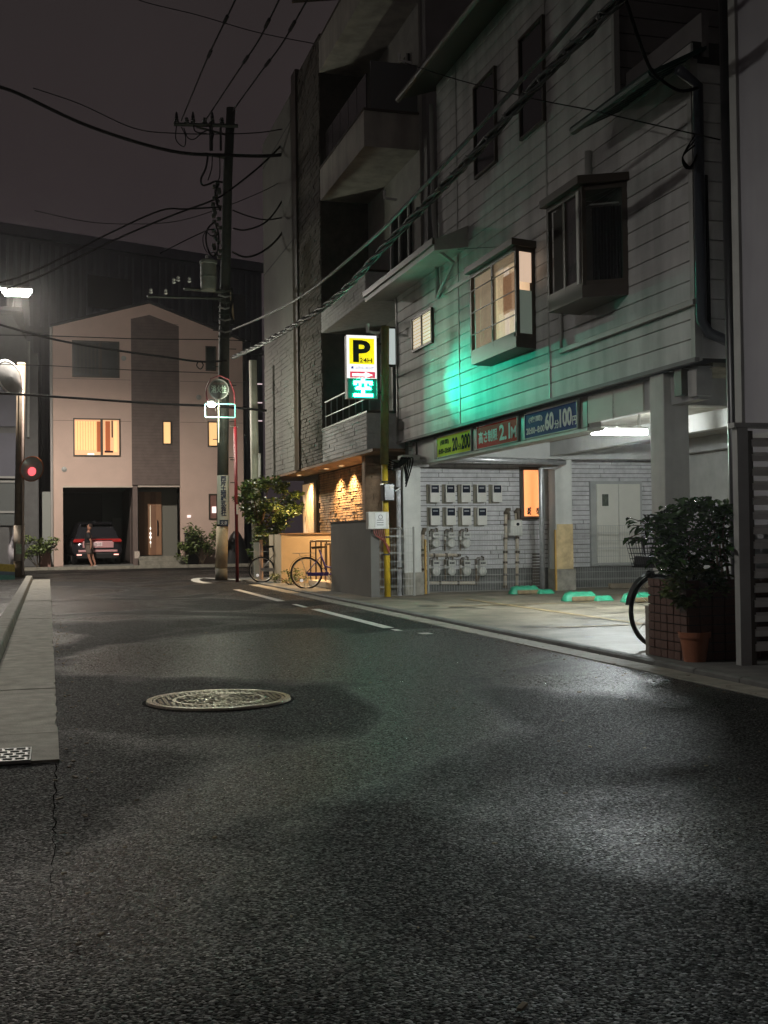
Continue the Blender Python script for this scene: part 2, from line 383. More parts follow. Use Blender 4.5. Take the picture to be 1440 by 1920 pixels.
for i in range(-18, 19):                                  # grid of studs in the outer zone
    for j in range(-18, 19):
        x, y = i * .034, j * .034; r = math.hypot(x, y)
        if .31 < r < .395: mb.box(c.x + x - .012, c.x + x + .012, c.y + y - .009, c.y + y + .009, .005, .0145)
mb.build('stud', M_iron, mh, kind='stuff')
mb = MB()
for q in range(9):                                        # broken rings and ripples of the middle
    rr = .03 + .028 * q; an = random.uniform(0, 1)
    while an < 6.6:
        ln = random.uniform(.25, .9) * (.12 / max(rr, .06)); n_ = 6
        p = [c + Vector((math.cos(an + ln * j / n_), math.sin(an + ln * j / n_), 0)) * (rr + .006 * math.sin(5 * (an + ln * j / n_) + q)) for j in range(n_ + 1)]
        for u, v in zip(p[:-1], p[1:]):
            d = (v - u).normalized(); w_ = Vector((-d.y, d.x, 0)) * .0085
            mb.prism([u - w_ + Vector((0, 0, .005)), u + w_ + Vector((0, 0, .005)), v + w_ + Vector((0, 0, .005)), v - w_ + Vector((0, 0, .005))], (0, 0, random.uniform(.008, .012)))
        an += ln + .035 / max(rr, .06)
mb.build('relief_pattern', M_iron, mh, kind='stuff')

gt = empty('drain_grate', (-.27, 5.96, 0), 'pale steel drain grate with rounded holes at the gutter end', 'drain grate')
M_grate = mat('worn_grate', (.50, .50, .47), .45, metal=.3, var=.25, vs=20, bump=.2, bs=90)
boxpart('grate_frame', M_irond, gt, -.52, -.085, 5.79, 6.16, .001, .006)
mb = MB()
nx, ny = 7, 5
for i in range(nx + 1):
    for j in range(ny):
        yy = 5.815 + j * .068; xx = -.50 + i * .056 + (.028 if j % 2 else 0)
        if xx < -.10: mb.box(xx - .008, xx + .008, yy - .002, yy + .058, .006, .022)
for j in range(ny + 1): mb.box(-.515, -.092, 5.798 + j * .068, 5.814 + j * .068, .006, .023)
mb.box(-.093, -.085, 5.795, 6.155, .004, .024); mb.box(-.52, -.512, 5.795, 6.155, .004, .024)
mb.build('grate_bars', M_grate, gt, bevel=.003)

# ================================================================== WHITE SIDED BUILDING
XA, YN, YF, ZB, PITCH = 6.28, 10.45, 20.9, 2.82, .2
A = empty('sided_building', (6.28, 15.6, 0), 'pale horizontally sided building over the open ground floor parking', 'building')
boxpart('building_core', M_back, A, XA + .03, 13, YN + .03, YF, ZB + .02, 6.05)
boxpart('upper_core', M_back, A, XA + .03, 13, 12.15, 18.44, 6.0, 8.62)
def board(x, y0, y1, z, m=M_side):
    g = .007; t = random.uniform(-.0015, .0015)
    return MB().prism([(x, y0 + .003, z + g), (x + .028, y0 + .003, z), (x + .028, y0 + .003, z + PITCH), (x, y0 + .003, z + PITCH - g), (x - .004 + t, y0 + .003, z + PITCH / 2)],
                      (0, y1 - y0 - .006, 0)).build('siding_board', m, A)
seams = [YN, 14.02, 17.48, YF]
k = 0
while ZB + (k + 1) * PITCH < 8.7:
    z = ZB + k * PITCH
    for a, b in zip(seams[:-1], seams[1:]):
        if z > 5.55: b = min(b, 18.44)
        if z > 6.0: a = max(a, 12.1)
        if b - a > .1: board(XA, a, b, z)
    k += 1
for s in (14.02, 17.48):
    MB().box(XA - .012, XA + .01, s - .018, s + .018, ZB, 8.62).build('seam_strip', M_trim, A)
# end wall facing up the street
def eboard(y, x0, x1, z, m):
    g = .007; return MB().prism([(x0, y, z + g), (x0, y + .028, z), (x0, y + .028, z + PITCH), (x0, y, z + PITCH - g)], (x1 - x0, 0, 0)).build('siding_board', m, A)
k = 0
while ZB + (k + 1) * PITCH < 9.0:
    z = ZB + k * PITCH
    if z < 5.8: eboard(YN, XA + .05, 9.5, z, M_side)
    if z > 5.7: eboard(12.1, XA + .05, 9.5, z, M_sided)  # darker siding colour stands for the shadow on this wall
    k += 1
boxpart('corner_trim', M_trim, A, XA - .02, XA + .06, YN - .02, YN + .06, ZB - .03, 5.85)
boxpart('corner_trim', M_trim, A, XA - .02, XA + .05, 12.06, 12.13, 6.0, 8.6)
boxpart('corner_trim', M_trim, A, XA - .02, XA + .03, YF - .02, YF + .04, ZB, 5.6)
boxpart('base_flashing', M_sided, A, XA - .035, XA + .02, YN - .03, YF + .02, ZB - .045, ZB - .002)
# upper eave running the length, lower little eave over the setback
mb = MB(); mb.prism([(5.75, 12.0, 8.42), (XA + .1, 12.0, 8.62), (9, 12.0, 9.9), (9, 12.0, 10.05), (5.75, 12.0, 8.55)], (0, 6.75, 0)).build('roof', M_brown, A)
MB().tube([(5.72, 11.95, 8.45), (5.72, 18.8, 8.43)], .055, 10).build('gutter', M_brown, A)
mb = MB(); mb.prism([(5.72, 17.0, 5.44), (XA, 17.0, 5.52), (XA, 17.0, 5.86), (5.72, 17.0, 5.60)], (0, 4.1, 0)).build('lower_eave', M_trim, A)
boxpart('lower_eave_edge', M_brown, A, 5.68, 5.72, 16.98, 21.1, 5.53, 5.63)
MB().tube([(5.74, 17.05, 5.5), (6.2, 17.5, 5.4), (6.2, 18.3, 5.0)], .03).build('eave_spout', M_trim, A)
# green corrugated awning at the roof terrace
M_green = mat('green_corrugated', (.008, .04, .03), .4, var=.3)
aw = MB(); n = 22
for i in range(n):
    y0 = 10.35 + i * 1.72 / n; y1 = y0 + 1.72 / n; h = .02 if i % 2 else 0
    aw.prism([(5.78, y0, 5.60 + h), (6.4, y0, 5.92 + h), (6.4, y0, 5.96 + h), (5.78, y0, 5.64 + h)], (0, y1 - y0, 0))
aw.build('awning', M_green, A)
MB().tube([(5.76, 10.3, 5.60), (5.76, 12.12, 5.64)], .05, 8).build('awning_gutter', M_green, A)
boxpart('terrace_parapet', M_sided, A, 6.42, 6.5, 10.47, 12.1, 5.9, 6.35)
# trims and pipes on the facade
boxpart('facade_ledge', M_trim, A, XA - .06, XA - .008, 10.4, 13.62, 3.345, 3.40)
def pipe(name, pts, r, m, parent=None, n=10): return MB().tube(pts, r, n).build(name, m, parent, smooth=True)
pipe('facade_pipe', [(XA - .04, 13.58, 3.37), (XA - .04, 13.58, 3.86)], .022, M_trim, A)
pipe('downpipe', [(XA - .06, 12.68, 5.62), (XA - .06, 12.70, 5.02)], .045, M_trim, A)
pipe('downpipe', smooth([(XA - .06, 18.55, 8.3), (XA - .06, 18.5, 6.6), (XA - .06, 18.42, 6.1), (XA - .06, 18.35, 5.3), (XA - .06, 18.35, 5.0)]), .04, M_trim, A)
boxpart('step_flashing', M_trim, A, XA - .03, XA + .0, 16.2, 18.45, 5.0, 5.06)

def framed_window(parent, y0, y1, z0, z1, x, glassm, name='window', framem=M_brown, mull=1, t=.035, d=.05, label=None):
    w = MB().box(x - d, x, y0, y1, z0, z0 + t).box(x - d, x, y0, y1, z1 - t, z1).box(x - d, x, y0, y0 + t, z0 + t, z1 - t).box(x - d, x, y1 - t, y1, z0 + t, z1 - t)
    for i in range(mull):
        yy = y0 + (y1 - y0) * (i + 1) / (mull + 1); w.box(x - d, x, yy - t / 2, yy + t / 2, z0 + t, z1 - t)
    f = w.build(name, framem, parent)
    for i in range(mull + 1):
        a = y0 + (y1 - y0) * i / (mull + 1); b = y0 + (y1 - y0) * (i + 1) / (mull + 1)
        MB().box(x - d * .45, x - d * .25, a + t * .5, b - t * .5, z0 + t * .5, z1 - t * .5).build('pane', glassm, f)
    if label: f['label'] = label
    return f
framed_window(A, 15.72, 16.6, 6.45, 7.85, XA, M_glass, mull=0, label='tall dark narrow window under the eave')
framed_window(A, 14.0, 14.82, 6.45, 7.85, XA, M_glass, mull=0, label='tall dark narrow window under the eave')
M_blind = mat('lit_blind', (.8, .75, .6), .8, emit=(1, .86, .62), es=.75, var=.1)
sw = framed_window(A, 18.74, 19.86, 4.32, 4.92, XA, M_blind, mull=1, label='small lit window with white blinds')
mb = MB()
for i in range(9):
    z = 4.37 + i * .06; mb.box(XA - .034, XA - .030, 18.80, 19.80, z, z + .012)
mb.build('blind_slats', mat('blind_shadow', (.35, .32, .26), .8), sw)

# bay windows -------------------------------------------------------
M_room = mat('room_wall_lit', (.7, .62, .5), .8, emit=(1, .72, .46), es=.42, var=.2, vs=2)
M_curt = mat('lit_curtain', (.6, .5, .36), .9, emit=(1, .78, .52), es=.16, var=.25, vs=3)
M_blindw = mat('woven_blind', (.35, .22, .13), .9, emit=(.8, .42, .22), es=.28, var=.5, vs=40)
M_clear = mat('clear_glass', (.9, .95, .93), .03, trans=1, alpha=.35)
def bay(y0, y1, yw, xo, z0, z1, lit, label):
    """box bay: front at xo from y0 (near) to y1 (far); near cheek runs back to yw on the wall"""
    nb = tag(MB().prism([(XA, yw, z0 - .14), (xo, y0, z0 - .14), (xo, y1, z0 - .14), (XA, y1 + .05, z0 - .14)], (0, 0, .14)).build('bay_window', M_brown, A), label=label)
    def pb(name, m, mbx): return mbx.build(name, m, nb)
    dn = (Vector((XA, yw, 0)) - Vector((xo, y0, 0))); L = dn.length; dn.normalize(); nn = Vector((-dn.y, dn.x, 0))
    pb('bay_roof', M_brown, MB().prism([(XA, yw - .06, z1), (xo - .07, y0 - .07, z1), (xo - .07, y1 + .07, z1), (XA, y1 + .1, z1)], (0, 0, .09)))
    t = .05
    def bar(a, b, za, zb, w=t): 
        a, b = Vector((*a, 0)), Vector((*b, 0)); d = (b - a); l = d.length; d.normalize(); s = Vector((-d.y, d.x, 0))
        return a, d, l, s
    mb = MB()
    for yy in (y0, y0 + (y1 - y0) * .5, y1): mb.box(xo, xo + t, yy - t * .55, yy + t * .55, z0, z1)
    for zz in (z0 + .0, z1 - .07): mb.box(xo + .002, xo + t - .002, y0, y1, zz, zz + .07)
    for zz, hh in ((z0, .05), (z1 - .06, .06)):
        c_ = Vector((xo, y0, zz + hh / 2)) + dn * L / 2; mb.obox(c_ + nn * .02, dn * (L / 2), nn * .022, Vector((0, 0, hh / 2)))
    c_ = Vector((XA, yw, (z0 + z1) / 2)) - dn * .03; mb.obox(c_ + nn * .02, dn * .03, nn * .024, Vector((0, 0, (z1 - z0) / 2)))
    pb('bay_frame', M_brown, mb)
    # room behind: inner lining
    inner = M_room if lit else mat('dark_room', (.05, .045, .04), .9)
    mb = MB(); mb.box(XA - .012, XA - .004, yw + .05, y1 - .02, z0 + .02, z1 - .02); pb('room_lining', inner, mb)
    # glass panes
    ym = (y0 + y1) / 2
    pb('pane', M_clear, MB().box(xo + .012, xo + .018, y0 + .04, ym - .03, z0 + .06, z1 - .08))
    if lit:
        pb('curtain', M_curt, MB().add([(xo + .05 + .02 * math.sin(i * 2.2), ym + .03 + (y1 - ym - .08) * i / 24, z) for i in range(25) for z in (z0 + .05, z1 - .08)],
            [(2 * i, 2 * i + 2, 2 * i + 3, 2 * i + 1) for i in range(24)]))
        pb('woven_blind', M_blindw, MB().box(xo + .12, xo + .13, y0 + .25, ym - .12, z0 + .42, z1 - .26))
        pb('white_curtain', mat('lit_white_curtain', (.8, .78, .72), .8, emit=(1, .84, .7), es=.75), MB().box(xo + .13, xo + .14, ym - .3, ym - .14, z0 + .1, z1 - .15).box(xo + .1, xo + .11, y0 + .1, y0 + .3, z0 + .07, z0 + .4))
        mb = MB()
        for i in range(3): zz = z0 + .28 + i * .32; mb.box(xo - .012, xo - .002, y0 + .03, y1 - .03, zz, zz + .014)
        pb('guard_rail', M_brown, mb)
        c_ = Vector((xo, y0, z0 + .34)) + dn * (L * .5)
        pb('frosted_pane', mat('frosted_lower', (.55, .62, .58), .5, emit=(.5, .62, .5), es=.12), MB().obox(c_ + nn * .012, dn * (L * .40), nn * .004, Vector((0, 0, .29))))
        c_ = Vector((xo, y0, z0 + .98)) + dn * (L * .5)
        pb('side_pane', mat('side_lit', (.8, .7, .6), .5, emit=(1, .72, .52), es=.62), MB().obox(c_ + nn * .012, dn * (L * .40), nn * .004, Vector((0, 0, .24))))
    else:
        M_dc = mat('dark_curtain', (.012, .016, .018), .9); M_gc = mat('grey_curtain', (.09, .085, .075), .9)
        pb('curtain', M_gc, MB().add([(xo + .06 + .02 * math.sin(i * 2.1), y0 + .08 + (y1 - y0 - .14) * i / 30, z) for i in range(31) for z in (z0 + .05, z1 - .08)],
            [(2 * i, 2 * i + 2, 2 * i + 3, 2 * i + 1) for i in range(30)]))
        vs = []; 
        for i in range(31):
            p = Vector((xo, y0, 0)) + dn * (.12 + (L - .2) * i / 30) + nn * (.06 + .02 * math.sin(i * 1.9)); vs += [(p.x, p.y, z0 + .06), (p.x, p.y, z1 - .25)]
        pb('curtain', M_dc, MB().add(vs, [(2 * i, 2 * i + 2, 2 * i + 3, 2 * i + 1) for i in range(30)]))['label'] = 'dark curtain behind the side pane'
        pb('white_post', mat('post_white', (.55, .54, .5), .6), MB().box(xo - .015, xo - .003, y0 + .04, y0 + .10, z0 + .03, z1 - .05))
        pb('curtain_rail', M_trim, MB().tube([Vector((xo, y0, z1 - .22)) + dn * .1 + nn * .04, Vector((xo, y0, z1 - .22)) + dn * (L - .1) + nn * .04], .01))
        pb('side_pane', M_clear, MB().obox(Vector((xo, y0, (z0 + z1) / 2)) + dn * (L * .5) + nn * .012, dn * (L * .42), nn * .003, Vector((0, 0, (z1 - z0) * .44))))
    return nb
bay(14.35, 16.05, 14.45, 5.95, 3.68, 4.88, True, 'lit bay window with woven blind and curtain')
bay(12.12, 13.05, 11.84, 5.84, 3.88, 5.02, False, 'dark bay window with curtains drawn')

# ---------------------------------------------------------------- beam with parking signs, ceiling, columns
XB = 6.36
boxpart('fascia_beam', M_trim, A, XB + .03, XB + .16, 13.05, 20.4, 2.36, ZB - .06)
boxpart('fascia_beam', M_trim, A, XB + .03, XB + .16, 10.6, 13.045, 2.42, ZB - .06)
boxpart('beam_flange', M_trim, A, XB - .03, XB + .20, 13.05, 20.4, 2.32, 2.355)
boxpart('beam_flange', M_brown, A, XB - .01, XB + .20, 10.6, 20.4, ZB - .058, ZB - .047)
for yy in (13.22, 15.18, 17.06, 18.98, 20.2):
    boxpart('fascia_mullion', M_brown, A, XB + .004, XB + .03, yy - .1, yy + .1, 2.37, ZB - .07)
boxpart('fascia_panel', mat('fascia_cream', (.50, .48, .42), .6, var=.08), A, XB + .005, XB + .028, 11.72, 13.1, 2.41, ZB - .08)
mb = MB()
for i in range(26): mb.box(XB - .004, XB + .004, 12.42 + random.uniform(-.02, .02), 12.42 + random.uniform(.0, .03), 2.4 + i * .013, 2.407 + i * .013)
mb.build('old_lettering_trace', mat('glue_trace', (.30, .27, .22), .8), A)
boxpart('ceiling_slab', M_conc, A, XB + .2, 12.8, 10.6, 20.8, 2.75, 2.80)
for yy in (11.45, 19.95):
    boxpart('ceiling_beam', M_trim, A, XB + .2, 12.8, yy - .1, yy + .1, 2.45, 2.752)
for xx in (8.95, 11.2):
    boxpart('ceiling_beam', M_trim, A, xx - .08, xx + .08, 10.6, 20.8, 2.50, 2.748)
M_col = mat('column_white', (.52, .52, .48), .65, var=.12, vs=3, streak=.2, bump=.1, bs=30)
M_colr = mat('column_stain', (.50, .38, .20), .8, var=.3, vs=6)
def column(x0, x1, y0, y1, ztop, base):
    c_ = MB().box(x0, x1, y0, y1, 0.02, ztop).build('column', M_col, A, bevel=.012)
    if base: MB().box(x0 - .02, x1 + .04, y0 - .03, y1 + .03, .02, .42).build('column_base', M_conc, c_, bevel=.008)
    return c_
colA = column(6.3, 6.6, 11.15, 11.45, ZB - .06, False)
xc_ = W(757, 1050, Y=19.8).x; colB = column(xc_, xc_ + .33, 19.8, 20.1, 2.5, True)
p1, p2 = W(1043, 1060, Y=20), W(1075, 1060, Y=20)
colC = column(p1.x, p2.x, 20.0, 20.3, 2.5, True)
MB().box(p1.x + .02, p2.x - .0, 19.99, 20.0, .42, 1.25).build('rust_stain', M_colr, colC)
column(9.2, 9.5, 11.15, 11.45, ZB - .06, False)
boxpart('guard_strip', mat('edge_guard', (.45, .27, .06), .7, var=.3), A, p1.x - .035, p1.x - .003, 19.96, 20.0, .03, 1.15)
boxpart('guard_strip', mat('edge_guard', (.45, .27, .06), .7), A, xc_ + .38, xc_ + .41, 19.76, 19.8, .03, 1.0)
# brackets and boxes above the near column
boxpart('junction_box', M_trim, A, 6.34, 6.52, 10.55, 10.72, 2.45, 2.72)
boxpart('junction_box', M_brown, A, 6.30, 6.42, 10.78, 10.92, 2.48, 2.75)
pipe('ceiling_pipe', [(6.75, 19.2, 2.40), (9.0, 19.5, 2.36), (9.0, 19.9, 2.30), (8.72, 19.93, 2.28), (8.72, 19.93, .03)], .05, M_steel, A)
pipe('ceiling_pipe', [(5.9, 19.65, 2.36), (6.9, 19.6, 2.40), (7.0, 19.3, 2.46)], .028, M_steel, A)
# side and rear walls of the open floor
sidew = boxpart('inner_side_wall', mat('inner_panel', (.42, .42, .39), .7, var=.12), A, 11.6, 11.7, 9.6, 22.4, 0, 2.75)
boxpart('inner_door', mat('brown_door', (.16, .075, .04), .5), sidew, 11.55, 11.6, 14.6, 15.35, .05, 2.1)
boxpart('inner_pilaster', M_white, sidew, 11.45, 11.6, 16.0, 16.15, .02, 2.7)
boxpart('inner_pilaster', M_white, sidew, 11.45, 11.6, 17.4, 17.9, .02, 2.7)
pipe('inner_pipe', [(11.3, 14.1, 2.7), (11.3, 14.1, .03)], .04, M_steel, A)

# parking signs on the fascia
def fascia_sign(y0, y1, name, label, bgc, parts):
    m = mat(name + '_face', bgc, .8, var=.05, spec=.15)
    s = empty(name, (XB, (y0 + y1) / 2, 2.38), label, 'sign')
    boxpart('sign_panel', m, s, XB - .012, XB + .003, y0, y1, 2.385, 2.715)
    mb = MB(); t = .012
    mb.box(XB - .02, XB + .003, y0 - t, y1 + t, 2.373, 2.385).box(XB - .02, XB + .003, y0 - t, y1 + t, 2.715, 2.727).box(XB - .02, XB + .003, y0 - t, y0, 2.385, 2.715).box(XB - .02, XB + .003, y1, y1 + t, 2.385, 2.715)
    mb.build('sign_frame', M_trim, s)
    w = y1 - y0
    for body, u, v, tw, th, m_, b_ in parts:   # u from the far (left) end
        text(body, (XB - .0135, y1 - u * w, 2.385 + v * .33), (0, -1, 0), (0, 0, 1), tw * w, th * .33, m_, s, bold=b_)
    return s
M_ink = mat('ink_black', (.015, .018, .02), .9, spec=.1); M_inkw = mat('ink_white', (.75, .75, .75), .9, spec=.1); M_inkn = mat('ink_navy', (.01, .02, .06), .6)
fascia_sign(17.2, 18.84, 'day_rate_sign', 'yellow parking rate sign with dark figures at the far end of the fascia', (.62, .55, .03),
    [('(昼間)', .10, .56, .27, .27, M_ink, .02), ('8:00~20:00', .05, .14, .38, .26, M_ink, .02), ('20', .47, .14, .16, .68, M_ink, .03), ('分', .64, .16, .10, .3, M_ink, .02), ('200', .74, .14, .25, .72, M_ink, .03)])
fascia_sign(15.31, 16.92, 'height_limit_sign', 'red height limit sign with white lettering in the middle of the fascia', (.55, .012, .014),
    [('高さ制限', .05, .2, .48, .56, M_inkw, .025), ('2.1', .58, .15, .26, .70, M_inkw, .03), ('M', .86, .15, .12, .50, M_inkw, .02)])
fascia_sign(13.37, 15.03, 'night_rate_sign', 'blue parking rate sign with white figures at the near end of the fascia', (.014, .022, .16),
    [('(夜間)', .08, .58, .28, .27, M_inkw, .02), ('20:00~8:00', .03, .14, .37, .27, M_inkw, .02), ('60', .41, .14, .17, .72, M_inkw, .035), ('分', .59, .14, .09, .34, M_inkw, .02), ('100', .69, .14, .22, .72, M_inkw, .035), ('円', .92, .14, .07, .34, M_inkw, .02)])

# fluorescent lamp below the ceiling
YT = 14.3
fl = empty('fluorescent_lamp', (8.0, YT, 2.5), 'bright bare fluorescent tube lamp under the parking ceiling', 'lamp')
pa, pb_ = W(1110, 810, Y=YT), W(1209, 808, Y=YT); zt = pa.z
boxpart('lamp_housing', M_trim, fl, pa.x - .05, pb_.x + .05, YT - .03, YT + .03, zt + .045, zt + .075)
MB().tube([(pa.x, YT, zt), (pb_.x, YT, zt)], .034, 12).build('tube', mat('tube_glow', (1, 1, 1), .5, emit=(.93, 1, .99), es=LP['tube']), fl)
for q in (pa.x - .025, pb_.x + .025): boxpart('tube_socket', M_white, fl, q - .012, q + .012, YT - .025, YT + .025, zt - .03, zt + .045)
boxpart('lamp_hanger', M_white, fl, pb_.x - .1, pb_.x - .07, YT - .015, YT + .015, zt + .07, 2.75)

# ---------------------------------------------------------------- neighbour's stone sided wall at the back with meters
YW = 20.93
bw = empty('stone_sided_house', (9, 22, 0), 'white stone sided house wall behind the parking fence with an orange lit window', 'house')
boxpart('wall', mat('stone_joint', (.12, .11, .10), .9), bw, 6.48, 14, YW, YW + .2, 0, 2.95)
mb = MB(); stone_face(mb, (6.48, YW, .42), (1, 0, 0), (0, 0, 1), (0, -1, 0), 6.9, 2.5, .09, .35, 1.1, .016, .010); mb.build('stone_course', M_stonew, bw, kind='stuff')
boxpart('wall_plinth', M_concd, bw, 6.48, 13.4, YW - .02, YW, 0, .40)
a, b = W(978, 882, Y=YW), W(1009, 968, Y=YW)
wf = MB().box(a.x - .06, b.x + .06, YW - .10, YW - .02, b.z - .06, a.z + .06).build('window', M_brown, bw)
wf['label'] = 'narrow window glowing orange with plant silhouettes'
boxpart('pane', mat('orange_pane', (1, .5, .2), .6, emit=(1, .36, .12), es=1.0), wf, a.x, b.x, YW - .115, YW - .101, b.z, a.z)
for (qx, s) in ((a.x + .09, .055), (b.x - .06, .05)):
    mb = MB()
    for i in range(9): an = i * 2.4; r_ = s * random.uniform(.25, .45); mb.lathe([(0, -r_), (r_ * .8, -r_ * .5), (r_, 0), (r_ * .8, r_ * .6), (0, r_ * 1.3)], (qx + math.cos(an) * s * .45, YW - .13, b.z + .04 + i * .014), n=8)
    mb.build('plant_silhouette', mat('silhouette', (.03, .02, .015), .9), wf)
boxpart('window_shutter', M_trim, bw, b.x + .07, b.x + .16, YW - .13, YW - .02, b.z - .1, a.z + .1)
# white double cabinet door
a, b = W(1114, 908, Y=YW), W(1197, 1054, Y=YW)
dr = MB().box(a.x - .12, b.x + .06, YW - .08, YW - .02, b.z - .05, a.z + .06).build('door', M_trim, bw); dr['label'] = 'white double panel door'
xm = (a.x + b.x) / 2
M_dw = mat('door_white', (.66, .64, .56), .5, var=.05)
boxpart('door_leaf', M_dw, dr, a.x, xm - .006, YW - .11, YW - .081, b.z, a.z); boxpart('door_leaf', M_dw, dr, xm + .006, b.x, YW - .11, YW - .081, b.z, a.z)
q = W(1124, 927, Y=YW); q2 = W(1136, 949, Y=YW)
boxpart('poster', mat('poster_print', (.06, .07, .05), .6, var=.9, vs=30), dr, q.x, q2.x, YW - .116, YW - .111, q2.z, q.z)

# electricity meters
def emeter(x, z, label, first=[None]):
    if first[0]: return copy_tree(first[0], (x, YW - .02, z), label=label)
    e_ = empty('electricity_meter', (x, YW - .02, z), label, 'electricity meter', 'electricity meters on the stone sided wall'); first[0] = e_
    def lp(n_, m_, *b_): return MB().box(*b_).build(n_, m_, e_, local=True, bevel=.006)
    lp('backboard', mat('meter_board', (.20, .18, .13), .7), -.11, .10, -.03, 0, -.19, .17)
    lp('meter_body', M_cream, -.075, .115, -.14, -.03, -.17, .165)
    lp('display', mat('meter_glass', (.015, .018, .03), .12), -.055, .095, -.155, -.14, .01, .15)
    lp('display_label', mat('meter_tag', (.25, .26, .28), .5), -.035, .06, -.158, -.155, .085, .11)
    return e_
names1 = ['leftmost in the upper row of five', 'second from left in the upper row', 'middle of the upper row of five', 'fourth from left in the upper row', 'at the right end of the upper row']
names2 = ['leftmost in the lower row of four', 'second from left in the lower row', 'third from left in the lower row', 'at the right end of the lower row']
for i, n_ in enumerate(names1):
    p = W(812 + i * 29.2, 925, Y=YW - .1); emeter(p.x, p.z, 'white electricity meter with dark display, ' + n_)
for i, n_ in enumerate(names2):
    p = W(813 + i * 29.2, 968, Y=YW - .1); emeter(p.x, p.z, 'white electricity meter with dark display, ' + n_)
# gas meters and their pipes
M_gas = mat('gas_meter_grey', (.50, .50, .45), .5, var=.15); M_gpipe = mat('cream_pipe', (.52, .44, .33), .6, var=.2, vs=9); M_rustp = mat('dark_fitting', (.10, .075, .05), .7, var=.3)
def gmeter(x, z, label, first=[None]):
    if first[0]: return copy_tree(first[0], (x, YW - .12, z), label=label)
    g = empty('gas_meter', (x, YW - .12, z), label, 'gas meter', 'gas meters below the electricity meters'); first[0] = g
    def L_(n_, m_, mb_, **k): return mb_.build(n_, m_, g, local=True, **k)
    L_('meter_case', M_gas, MB().lathe([(0, -.07), (.085, -.07), (.105, -.04), (.105, .05), (.08, .07), (0, .07)], (0, -.02, -.10), (0, 1, 0), 16), smooth=False)
    L_('counter', M_gas, MB().box(-.085, .085, -.10, .04, .02, .15), bevel=.01)
    L_('counter_window', mat('counter_glass', (.05, .05, .05), .3), MB().box(-.06, .06, -.104, -.10, .07, .11))
    L_('dial', M_cream, MB().lathe([(0, 0), (.03, 0), (.03, .01), (0, .012)], (0, -.095, -.10), (0, -1, 0), 12))
    L_('inlet_elbow', M_rustp, MB().tube([(-.12, .03, -.28), (-.12, .03, .17), (-.09, 0, .21), (-.045, 0, .21), (-.045, 0, .14)], .022, 8))
    L_('outlet_elbow', M_rustp, MB().tube([(.05, 0, .14), (.05, 0, .22), (.05, .1, .24)], .02, 8))
    L_('valve', M_cream, MB().box(-.145, -.10, -.02, .03, -.03, .05), bevel=.006)
    g.scale = (.82, .9, .82)
    return g
for i, n_ in enumerate(['left end of the upper row', 'middle of the upper row', 'right end of the upper row']):
    p = W(817 + i * 28.5, 1010, Y=YW - .15); gmeter(p.x, p.z, 'grey gas meter with twin elbows, ' + n_)
for i, n_ in enumerate(['left end of the lower row', 'second from left in the lower row', 'third from left in the lower row', 'right end of the lower row']):
    p = W(817 + i * 29.0, 1063, Y=YW - .15); gmeter(p.x, p.z, 'grey gas meter with twin elbows, ' + n_)
def wallpipe(pts, r, label, m=M_gpipe, nm='gas_pipe', yo=.06, col=(.5, .4, .3)):
    ps = [W(a_, b_, Y=YW - yo) for a_, b_ in pts]
    o = empty(nm, ps[0], label, 'pipe'); MB().tube(ps, r, 8).build('pipe_run', m, o, smooth=True)
    mb = MB()
    for q in ps: mb.lathe([(r * 1.45, -.025), (r * 1.45, .025)], q, (0, 0, 1), 10)
    for a_, b_ in zip(ps[:-1], ps[1:]):
        for t in (.3, .65): mb.lathe([(r, -.02), (r * 1.35, -.02), (r * 1.35, .02), (r, .02)], a_.lerp(b_, t), b_ - a_, 10)
    mb.build('pipe_fittings', M_rustp, o); return o
wallpipe([(793, 1041), (860, 1041)], .03, 'cream gas pipe running below the upper gas meters')
wallpipe([(795, 1093), (893, 1093), (895, 1082)], .03, 'cream gas pipe running below the lower gas meters')
wallpipe([(796, 992), (793, 1000), (794, 1104)], .028, 'vertical cream pipe left of all the gas meters')
wallpipe([(953, 955), (949, 962), (948, 1035), (947, 1100)], .034, 'left vertical gas pipe under the big gas meter', M_gpipe)
wallpipe([(972, 955), (968, 960), (970, 1035), (969, 1100)], .034, 'right vertical gas pipe under the big gas meter', M_gpipe)
p = W(966, 988, Y=YW - .2)
bg_ = empty('large_gas_meter', p, 'larger square gas meter between two vertical pipes below the orange window', 'gas meter')
MB().box(p.x - .13, p.x + .12, YW - .3, YW - .1, p.z - .17, p.z + .14).build('meter_case', M_gas, bg_, bevel=.03)
MB().box(p.x - .07, p.x + .07, YW - .33, YW - .3, p.z + .0, p.z + .11).build('counter', M_cream, bg_, bevel=.01)
MB().lathe([(0, 0), (.03, 0), (.03, .015), (0, .015)], (p.x, YW - .33, p.z + .05), (0, -1, 0), 12).build('dial', M_ink, bg_)
MB().tube([(p.x - .10, YW - .15, p.z + .14), (p.x - .10, YW - .15, p.z + .26), (p.x - .15, YW - .1, p.z + .28)], .03).build('inlet_elbow', M_rustp, bg_)
MB().tube([(p.x + .09, YW - .15, p.z + .14), (p.x + .09, YW - .15, p.z + .28)], .03).build('outlet_elbow', M_rustp, bg_)

